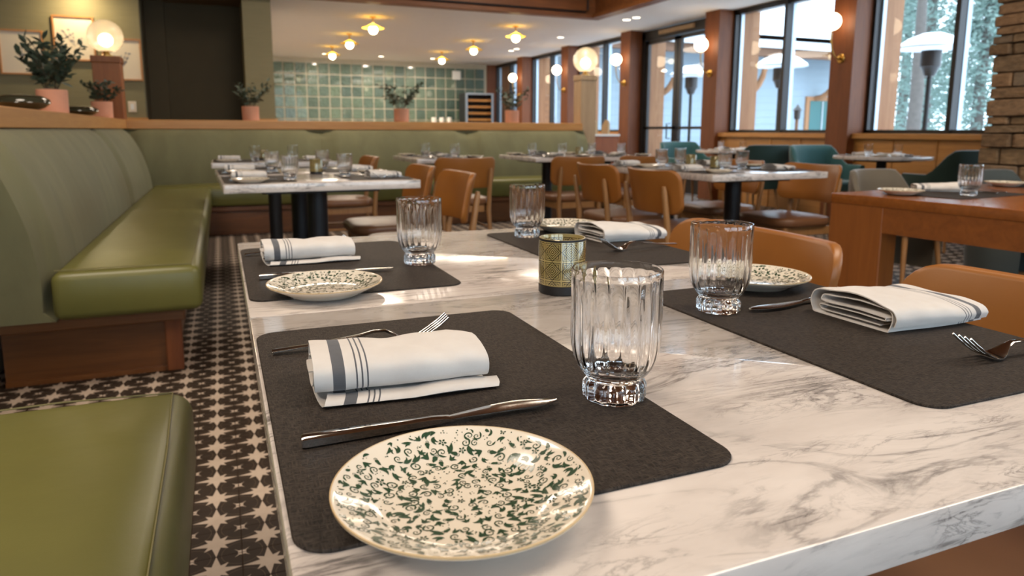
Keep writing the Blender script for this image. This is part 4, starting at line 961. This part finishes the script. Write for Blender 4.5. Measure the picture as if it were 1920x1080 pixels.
# ------------------------------------------------------------------ plants, bowls, pictures, rear room fittings
leaf_bm = bmesh.new()
LV = [leaf_bm.verts.new(p) for p in ((0, 0, 0), (0.30, 0.20, 0.05), (0.62, 0.22, 0.07), (1, 0, 0.0), (0.62, -0.22, 0.07), (0.30, -0.20, 0.05), (0.5, 0, -0.02))]
for a, b in ((0, 1), (1, 2), (2, 3), (3, 4), (4, 5), (5, 0)): leaf_bm.faces.new((LV[a], LV[b], LV[6]))
LEAF = finish(leaf_bm, 'leaf', 'leaf', 179)
def plant(x, y, z, label, hh, spread, nb, nl, seed, ls=0.03):
    r = random.Random(seed); t = thing('potted_eucalyptus', label, 'plant', (x, y, z), 0, 'potted eucalyptus on the oak rail')
    obj('pot', lathe([(0, 0), (0.074, 0), (0.081, 0.006), (0.083, 0.14), (0.080, 0.143), (0.076, 0.14), (0.074, 0.12), (0, 0.118)], 40), 'terra', t, smooth=40)
    for b in range(nb):
        a = 2 * PI * (b + r.uniform(-.3, .3)) / nb; sp = spread * r.uniform(0.35, 1.0); H = hh * r.uniform(0.6, 1.0); x0, y0 = 0.025 * math.cos(a), 0.025 * math.sin(a); pts = []
        for i in range(8):
            u = i / 7; pts.append(Vector((x0 + sp * math.cos(a) * u ** 1.3, y0 + sp * math.sin(a) * u ** 1.3, 0.116 + H * u - 0.10 * sp * u ** 3)))
        br = obj('branch', tube(pts, [0.003 * (1 - 0.6 * i / 7) for i in range(8)], 6), 'stem', t, smooth=60)
        for k in range(nl):
            u = 0.22 + 0.78 * (k + 0.5) / nl; i = min(6, int(u * 7)); p = pts[i].lerp(pts[i + 1], u * 7 - i); L = ls * r.uniform(0.75, 1.2) * (1.15 - 0.35 * u)
            o = obj('leaf', LEAF, 'leaf', br, p, (r.uniform(-.9, .9), r.uniform(-1.1, 0.35), a + (1.2 if k % 2 else -1.2) + r.uniform(-.6, .6))); o.scale = (L, L, L)
    return t
RT = 1.066
plant(-0.92, 5.05, RT, 'large bushy eucalyptus in a terracotta pot on the left rail', 0.34, 0.17, 20, 12, 1, 0.075)
plant(-0.92, 7.03, RT, 'small eucalyptus in a terracotta pot before the brown lamp post', 0.24, 0.15, 14, 10, 2, 0.062)
plant(0.31, 7.69, RT, 'eucalyptus in a terracotta pot before the green pillar', 0.30, 0.24, 14, 10, 3, 0.066)
plant(1.87, 7.69, RT, 'wide eucalyptus in a terracotta pot before the tiled wall', 0.32, 0.36, 15, 11, 4, 0.07)
plant(3.19, 7.69, RT, 'upright eucalyptus in a terracotta pot beside the wine cooler', 0.33, 0.22, 12, 10, 5, 0.066)
def bowl(x, y, r, label):
    k = r / 0.13
    tag(obj('pebble_vase', lathe([(0, 0), (0.05 * k, 0), (0.10 * k, 0.018 * k), (0.128 * k, 0.042 * k), (0.124 * k, 0.062 * k), (0.09 * k, 0.080 * k), (0.045 * k, 0.085 * k), (0.035 * k, 0.080 * k), (0.03 * k, 0.05 * k), (0, 0.045 * k)], 40), 'bowl', None, (x, y, RT), smooth=60), label, 'vase', 'dark flat vases on the left rail')
bowl(-0.925, 4.35, 0.125, 'larger flat dark glazed vase left of the bushy eucalyptus'); bowl(-0.925, 6.02, 0.115, 'smaller flat dark glazed vase between the two potted eucalyptus')
def picture(x, z, wd, ht, label, seed):
    t = thing('framed_print', label, 'picture', (x, 9.755, z), 0, 'framed botanical drawings'); bm = bmesh.new(); q = 0.018
    for s in (-1, 1): box(bm, (s * (wd / 2 - q / 2), -0.012, 0), (q, 0.024, ht)); box(bm, (0, -0.012, s * (ht / 2 - q / 2)), (wd - 2 * q, 0.024, q))
    obj('frame', bm, 'frame', t); obj('paper', bx(-wd / 2 + q, wd / 2 - q, -0.008, -0.001, -ht / 2 + q, ht / 2 - q), 'art', t)
    r = random.Random(seed); bm = bmesh.new()
    for b in range(5):
        a = r.uniform(0.7, 2.4); L = ht * r.uniform(.16, .3); p = [Vector((0.02 * (b - 2) * 0.3 + L * u * math.cos(a), -0.0095, -ht * 0.16 + L * 1.5 * u * math.sin(a))) for u in (0, .33, .66, 1)]
        tube(p, 0.0012, 4, bm)
        for i in range(3):
            c = p[1].lerp(p[3], i / 2); rr = r.uniform(.008, .017)
            bm.faces.new([bm.verts.new((c.x + rr * math.cos(q2) * (1.3 if b % 2 else .8), -0.0095, c.z + rr * math.sin(q2) * .7)) for q2 in [k * PI / 4 for k in range(8)]])
    obj('drawing', bm, 'pencil', t, stuff=True)
picture(-2.03, 1.84, 0.44, 0.50, 'left framed drawing with a grey floral sprig on cream paper', 1); picture(-1.50, 2.02, 0.42, 0.51, 'middle framed drawing, the highest of the three', 2); picture(-1.02, 1.80, 0.42, 0.49, 'right framed drawing partly behind the globe lamp', 3)
t = thing('wall_switch', 'pale switch plate on the wallpaper right of the brown lamp post', 'switch', (-0.955, 9.757, 1.245)); obj('plate', bx(-0.045, 0.045, -0.008, 0, -0.065, 0.065, 0.004), 'art', t); obj('rocker', bx(-0.018, 0.018, -0.012, -0.006, -0.035, 0.035, 0.002), 'plastic', t)
# wine cooler in the rear room
t = thing('wine_cooler', 'black wine cooler with steel framed glass door and wooden shelves', 'fridge', (5.93, 16.62, 0))
bm = bmesh.new(); box(bm, (0, 0.22, 0.94), (0.72, 0.02, 1.88))
for s in (-1, 1): box(bm, (s * 0.36, 0, 0.94), (0.02, 0.44, 1.88))
box(bm, (0, 0, 1.87), (0.72, 0.44, 0.02)); box(bm, (0, 0, 0.25), (0.72, 0.44, 0.5)); obj('body', bm, 'fridge', t)
bm = bmesh.new()
for s in (-1, 1): box(bm, (s * 0.335, -0.24, 1.18), (0.055, 0.03, 1.40)); box(bm, (0, -0.24, 1.18 + s * 0.68), (0.615, 0.03, 0.045))
dd = obj('door', bm, 'alu', t); obj('pane', bx(-0.308, 0.308, -0.242, -0.236, 0.525, 1.835), 'pane', dd)
for k in range(8):
    z = 0.62 + 0.155 * k; obj('shelf', bx(-0.345, 0.345, -0.20, 0.20, z - 0.028, z + 0.028), 'rail', t)
tag(obj('wall_speaker', bx(-0.11, 0.11, -0.06, 0.0, -0.11, 0.11, 0.012, 2), 'plastic', None, (5.66, 17.385, 2.36)), 'small white square box high on the tiled wall', 'speaker')
for i in range(3):
    tag(obj('paper_cup_stack', lathe([(0, 0), (0.055, 0), (0.062, 0.16), (0.05, 0.17), (0, 0.17)], 20), 'plastic', None, (4.92 + 0.2 * i, 16.9, 1.12), smooth=40), ('left', 'middle', 'right')[i] + ' white stack of the three at the foot of the tiled wall', 'cups', 'white stacks before the tiled wall')
t = thing('back_counter', 'long low counter at the foot of the tiled wall', 'counter', (3.3, 16.9, 0)); obj('body', bx(-2.1, 2.05, -0.28, 0.40, 0, 1.08), 'cabinet', t); obj('worktop', bx(-2.12, 2.07, -0.3, 0.41, 1.08, 1.12), 'cream', t)
t = thing('service_cabinet', 'reddish service cabinet with a pale top beside the window post', 'cabinet', (5.92, 10.55, 0))
obj('body', bx(-0.30, 0.30, -0.25, 0.25, 0, 0.89), 'cabinet', t); obj('worktop', bx(-0.31, 0.31, -0.27, 0.26, 0.89, 0.925), 'white', t)
d2 = obj('door', bx(-0.28, 0.28, -0.268, -0.25, 0.1, 0.85, 0.003), 'cabinet', t); obj('handle', tube([(0.2, -0.27, 0.5), (0.2, -0.295, 0.5), (0.2, -0.295, 0.62), (0.2, -0.27, 0.62)], 0.006, 8), 'black', d2)
def wedge(x, y, s, label):
    bm = sect([(-0.06, 0), (0.06, 0), (0.06, 0.12), (0.0, 0.235), (-0.03, 0.235), (-0.06, 0.18)], 'x', -0.035, 0.035, 1); tag(obj('menu_holder', bm, 'kraft', None, (x, y, 0.925), (0, 0, s)), label, 'menu holder', 'kraft menu holders on the service cabinet')
wedge(5.83, 10.47, 0.5, 'left kraft menu holder on the service cabinet'); wedge(6.05, 10.45, 0.5, 'right kraft menu holder on the service cabinet')
t = thing('sugar_shaker', 'squat jar with a steel lid at the left of the service cabinet', 'jar', (5.70, 10.42, 0.925)); obj('jar', lathe([(0, 0), (0.04, 0), (0.042, 0.13), (0, 0.13)], 20), 'cream', t, smooth=40); obj('lid', lathe([(0, 0.13), (0.043, 0.13), (0.036, 0.165), (0, 0.175)], 20), 'steel', t, smooth=40)

# ------------------------------------------------------------------ outside the windows
gr = tag(obj('snowy_ground', bx(7.25, 70, -20, 70, -0.3, -0.05), 'snow'), 'snow covered ground outside the windows', 'ground'); gr['kind'] = 'structure'
def build_heater():
    t = thing('patio_heater', '', 'heater')
    obj('base', lathe([(0, 0), (0.23, 0), (0.23, 0.02), (0.18, 0.06), (0.17, 0.62), (0.05, 0.72), (0, 0.72)], 28), 'heater', t, smooth=40)
    obj('pole', tube([(0, 0, 0.70), (0, 0, 1.75)], 0.03, 12), 'black', t, smooth=60)
    obj('burner', lathe([(0, 1.72), (0.06, 1.74), (0.10, 1.84), (0.12, 1.86), (0.12, 2.06), (0, 2.06)], 24), 'bronze', t, smooth=40)
    obj('reflector', lathe([(0, 2.26), (0.10, 2.25), (0.28, 2.19), (0.42, 2.10), (0.42, 2.085), (0.28, 2.165), (0.10, 2.225), (0, 2.235)], 40), 'heater', t, smooth=50)
    obj('snow_cap', lathe([(0, 2.285), (0.12, 2.272), (0.28, 2.21), (0.40, 2.125), (0.418, 2.104), (0.28, 2.20), (0.10, 2.262), (0, 2.27)], 40), 'snow', t, smooth=50); return t
HEAT = Proto(build_heater)
for x, y, lb in ((8.5, 6.46, 'patio heater outside the window beside the stone pier'), (8.6, 9.20, 'patio heater outside the window right of the glass door'), (8.5, 11.45, 'patio heater seen through the glass door')): HEAT.place((x, y, -0.05), 0, lb, 'patio heaters on the terrace')
hs = thing('neighbour_house', 'blue grey sided house with snowy roof beyond the windows', 'building', (12.5, 17.5, -0.05))
HX0, HX1, HY = -5.2, 4.9, -1.4
obj('wall', bx(HX0, HX1, HY + 0.03, HY + 3, 0, 3.3), 'siding', hs)
sb = finish(bx(HX0, HX1, -0.03, 0.0, 0, 0.205, 0.004), 'siding_board', 'siding')
for k in range(16): obj('siding_board', sb, 'siding', hs, (0, HY + 0.03, 0.205 * k), (math.radians(-3), 0, 0))
obj('soffit', bx(HX0 - 0.4, HX1 + 0.6, HY - 1.1, HY + 0.1, 3.28, 3.40), 'soffit', hs); obj('fascia', bx(HX0 - 0.4, HX1 + 0.6, HY - 1.16, HY - 1.1, 3.22, 3.52), 'heater', hs)
obj('beam', bx(HX0 - 0.4, HX1 + 0.5, HY - 1.0, HY - 0.8, 3.02, 3.22), 'soffit', hs)
for x in (-4.2, -1.6, 1.2, 3.9):
    pts = [(x, HY - 0.05 - 0.85 * math.sin(k * PI / 12), 2.0 + 1.0 * (1 - math.cos(k * PI / 12))) for k in range(7)]
    obj('knee_brace', tube(pts, 0.08, 8), 'tan_post', hs, smooth=50)
rf = bmesh.new(); V = [rf.verts.new(p) for p in ((HX0 - .4, HY - 1.16, 3.52), (HX1 + .6, HY - 1.16, 3.52), (HX1 + .6, HY + 3, 5.1), (HX0 - .4, HY + 3, 5.1), (HX0 - .4, HY - 1.16, 3.42), (HX1 + .6, HY - 1.16, 3.42), (HX1 + .6, HY + 3, 5.0), (HX0 - .4, HY + 3, 5.0))]
for f in ((0, 1, 2, 3), (4, 5, 6, 7), (0, 1, 5, 4), (1, 2, 6, 5), (2, 3, 7, 6), (3, 0, 4, 7)): rf.faces.new([V[i] for i in f])
obj('roof', rf, 'soffit', hs)
rs2 = random.Random(5); rf = bmesh.new(); n = 24; top = []; bot = []
for i in range(n + 1):
    x = HX0 - .4 + (HX1 - HX0 + 1.0) * i / n; hgt = 0.30 + 0.16 * math.sin(i * 0.9) + 0.08 * rs2.random()
    top.append([rf.verts.new(p) for p in ((x, HY - 1.2, 3.53), (x, HY - 1.14, 3.56 + hgt), (x, HY - 0.4, 3.86 + hgt), (x, HY + 3, 5.14 + hgt), (x, HY + 3, 5.12))])
for A, B in zip(top, top[1:]):
    for j in range(5): rf.faces.new((A[j], A[(j + 1) % 5], B[(j + 1) % 5], B[j]))
rf.faces.new(top[0]); rf.faces.new(list(reversed(top[-1]))); obj('roof_snow', rf, 'snow', hs, smooth=60)
wf = obj('window', bx(3.55, 4.75, HY - 0.06, HY + 0.02, 0.5, 2.05), 'tan_post', hs); obj('pane', bx(3.68, 4.62, HY - 0.075, HY - 0.05, 0.62, 1.93), 'teal', wf)
bm = bmesh.new(); box(bm, (4.15, HY - 0.085, 1.27), (0.05, 0.03, 1.3)); box(bm, (4.15, HY - 0.085, 1.0), (0.94, 0.03, 0.04)); obj('window_bars', bm, 'heater', wf)
t = thing('garden_lantern', 'slender garden lantern on a pole before the neighbouring house', 'lantern', (9.7, 9.9, -0.05)); obj('pole', tube([(0, 0, 0), (0, 0, 1.25)], 0.03, 10), 'soffit', t, smooth=60); obj('head', lathe([(0, 1.25), (0.05, 1.25), (0.06, 1.40), (0.085, 1.41), (0.0, 1.52)], 16), 'bronze', t, smooth=30)
def planter(x, y, mat, label, s=1.0):
    t = thing('snow_planter', label, 'planter', (x, y, -0.05)); obj('tub', lathe([(0, 0), (0.18 * s, 0), (0.24 * s, 0.85), (0.21 * s, 0.86), (0, 0.82)], 24), mat, t, smooth=40)
    bm = bmesh.new(); r = random.Random(int(x * 10))
    for _ in range(14): ball(0.07 * s, (r.uniform(-.14, .14), r.uniform(-.14, .14), r.uniform(.86, .98)), 8, 6, bm)
    obj('foliage', bm, 'green', t, smooth=60, stuff=True)
planter(7.75, 8.65, 'snow', 'pale planter with bright green plant outside the window by the door'); planter(7.9, 5.9, 'snow', 'pale planter with green plant outside the window by the stone pier'); planter(9.3, 9.1, 'red', 'reddish clay planter outside the window right of the door')
planter(7.9, 5.45, 'red', 'small reddish planter outside, right of the pier window mullion', 0.7)
# pines beyond the terrace
def pine_mesh(seed, H, dens):
    r = random.Random(seed); bm = bmesh.new()
    for k in range(dens):
        u = r.random() ** 0.8; z = H * (0.10 + 0.88 * u); R = (1 - u) * H * 0.27 + 0.4; a = r.uniform(0, 6.28); d = R * math.sqrt(r.random()); c = Vector((d * math.cos(a), d * math.sin(a), z - 0.25 * d))
        for q in range(5):
            ax = Vector((r.gauss(0, 1), r.gauss(0, 1), r.gauss(0, .5))).normalized() * r.uniform(0.07, 0.16); bx_ = Vector((r.gauss(0, 1), r.gauss(0, 1), r.gauss(0, 1))).normalized() * 0.05
            p = c + Vector((r.uniform(-.25, .25), r.uniform(-.25, .25), r.uniform(-.2, .2))); bm.faces.new([bm.verts.new(x_) for x_ in (p - ax, p + bx_, p + ax, p - bx_)])
    return finish(bm, 'needles', 'needle')
PM = [pine_mesh(1, 9, 2000), pine_mesh(2, 11, 2000)]
tk = finish(tube([(0, 0, 0), (0.05, 0, 3), (0, 0.06, 6), (0, 0, 10)], [0.24, 0.20, 0.14, 0.04], 12), 'trunk', 'bark', 60)
for i, (x, y, s, lb) in enumerate(((13.2, 10.3, 0.62, 'pine with a thick bare trunk right behind the patio heater by the pier'), (23.5, 17.9, 0.95, 'pine behind the pier window, left of the mullion'), (19.6, 13.3, 0.72, 'pine seen right of the pier window mullion'), (30.0, 19.5, 1.15, 'distant pine at the far right beyond the pier window'), (33, 26.5, 1.2, 'distant pine above the roof of the neighbouring house'))):
    t = thing('pine_tree', lb, 'tree', (x, y, -0.1), i * 1.3, 'pines beyond the terrace'); t.scale = (s, s, s)
    obj('trunk', tk, 'bark', t); 
    if i: obj('needles', PM[i % 2], 'needle', t, stuff=True)
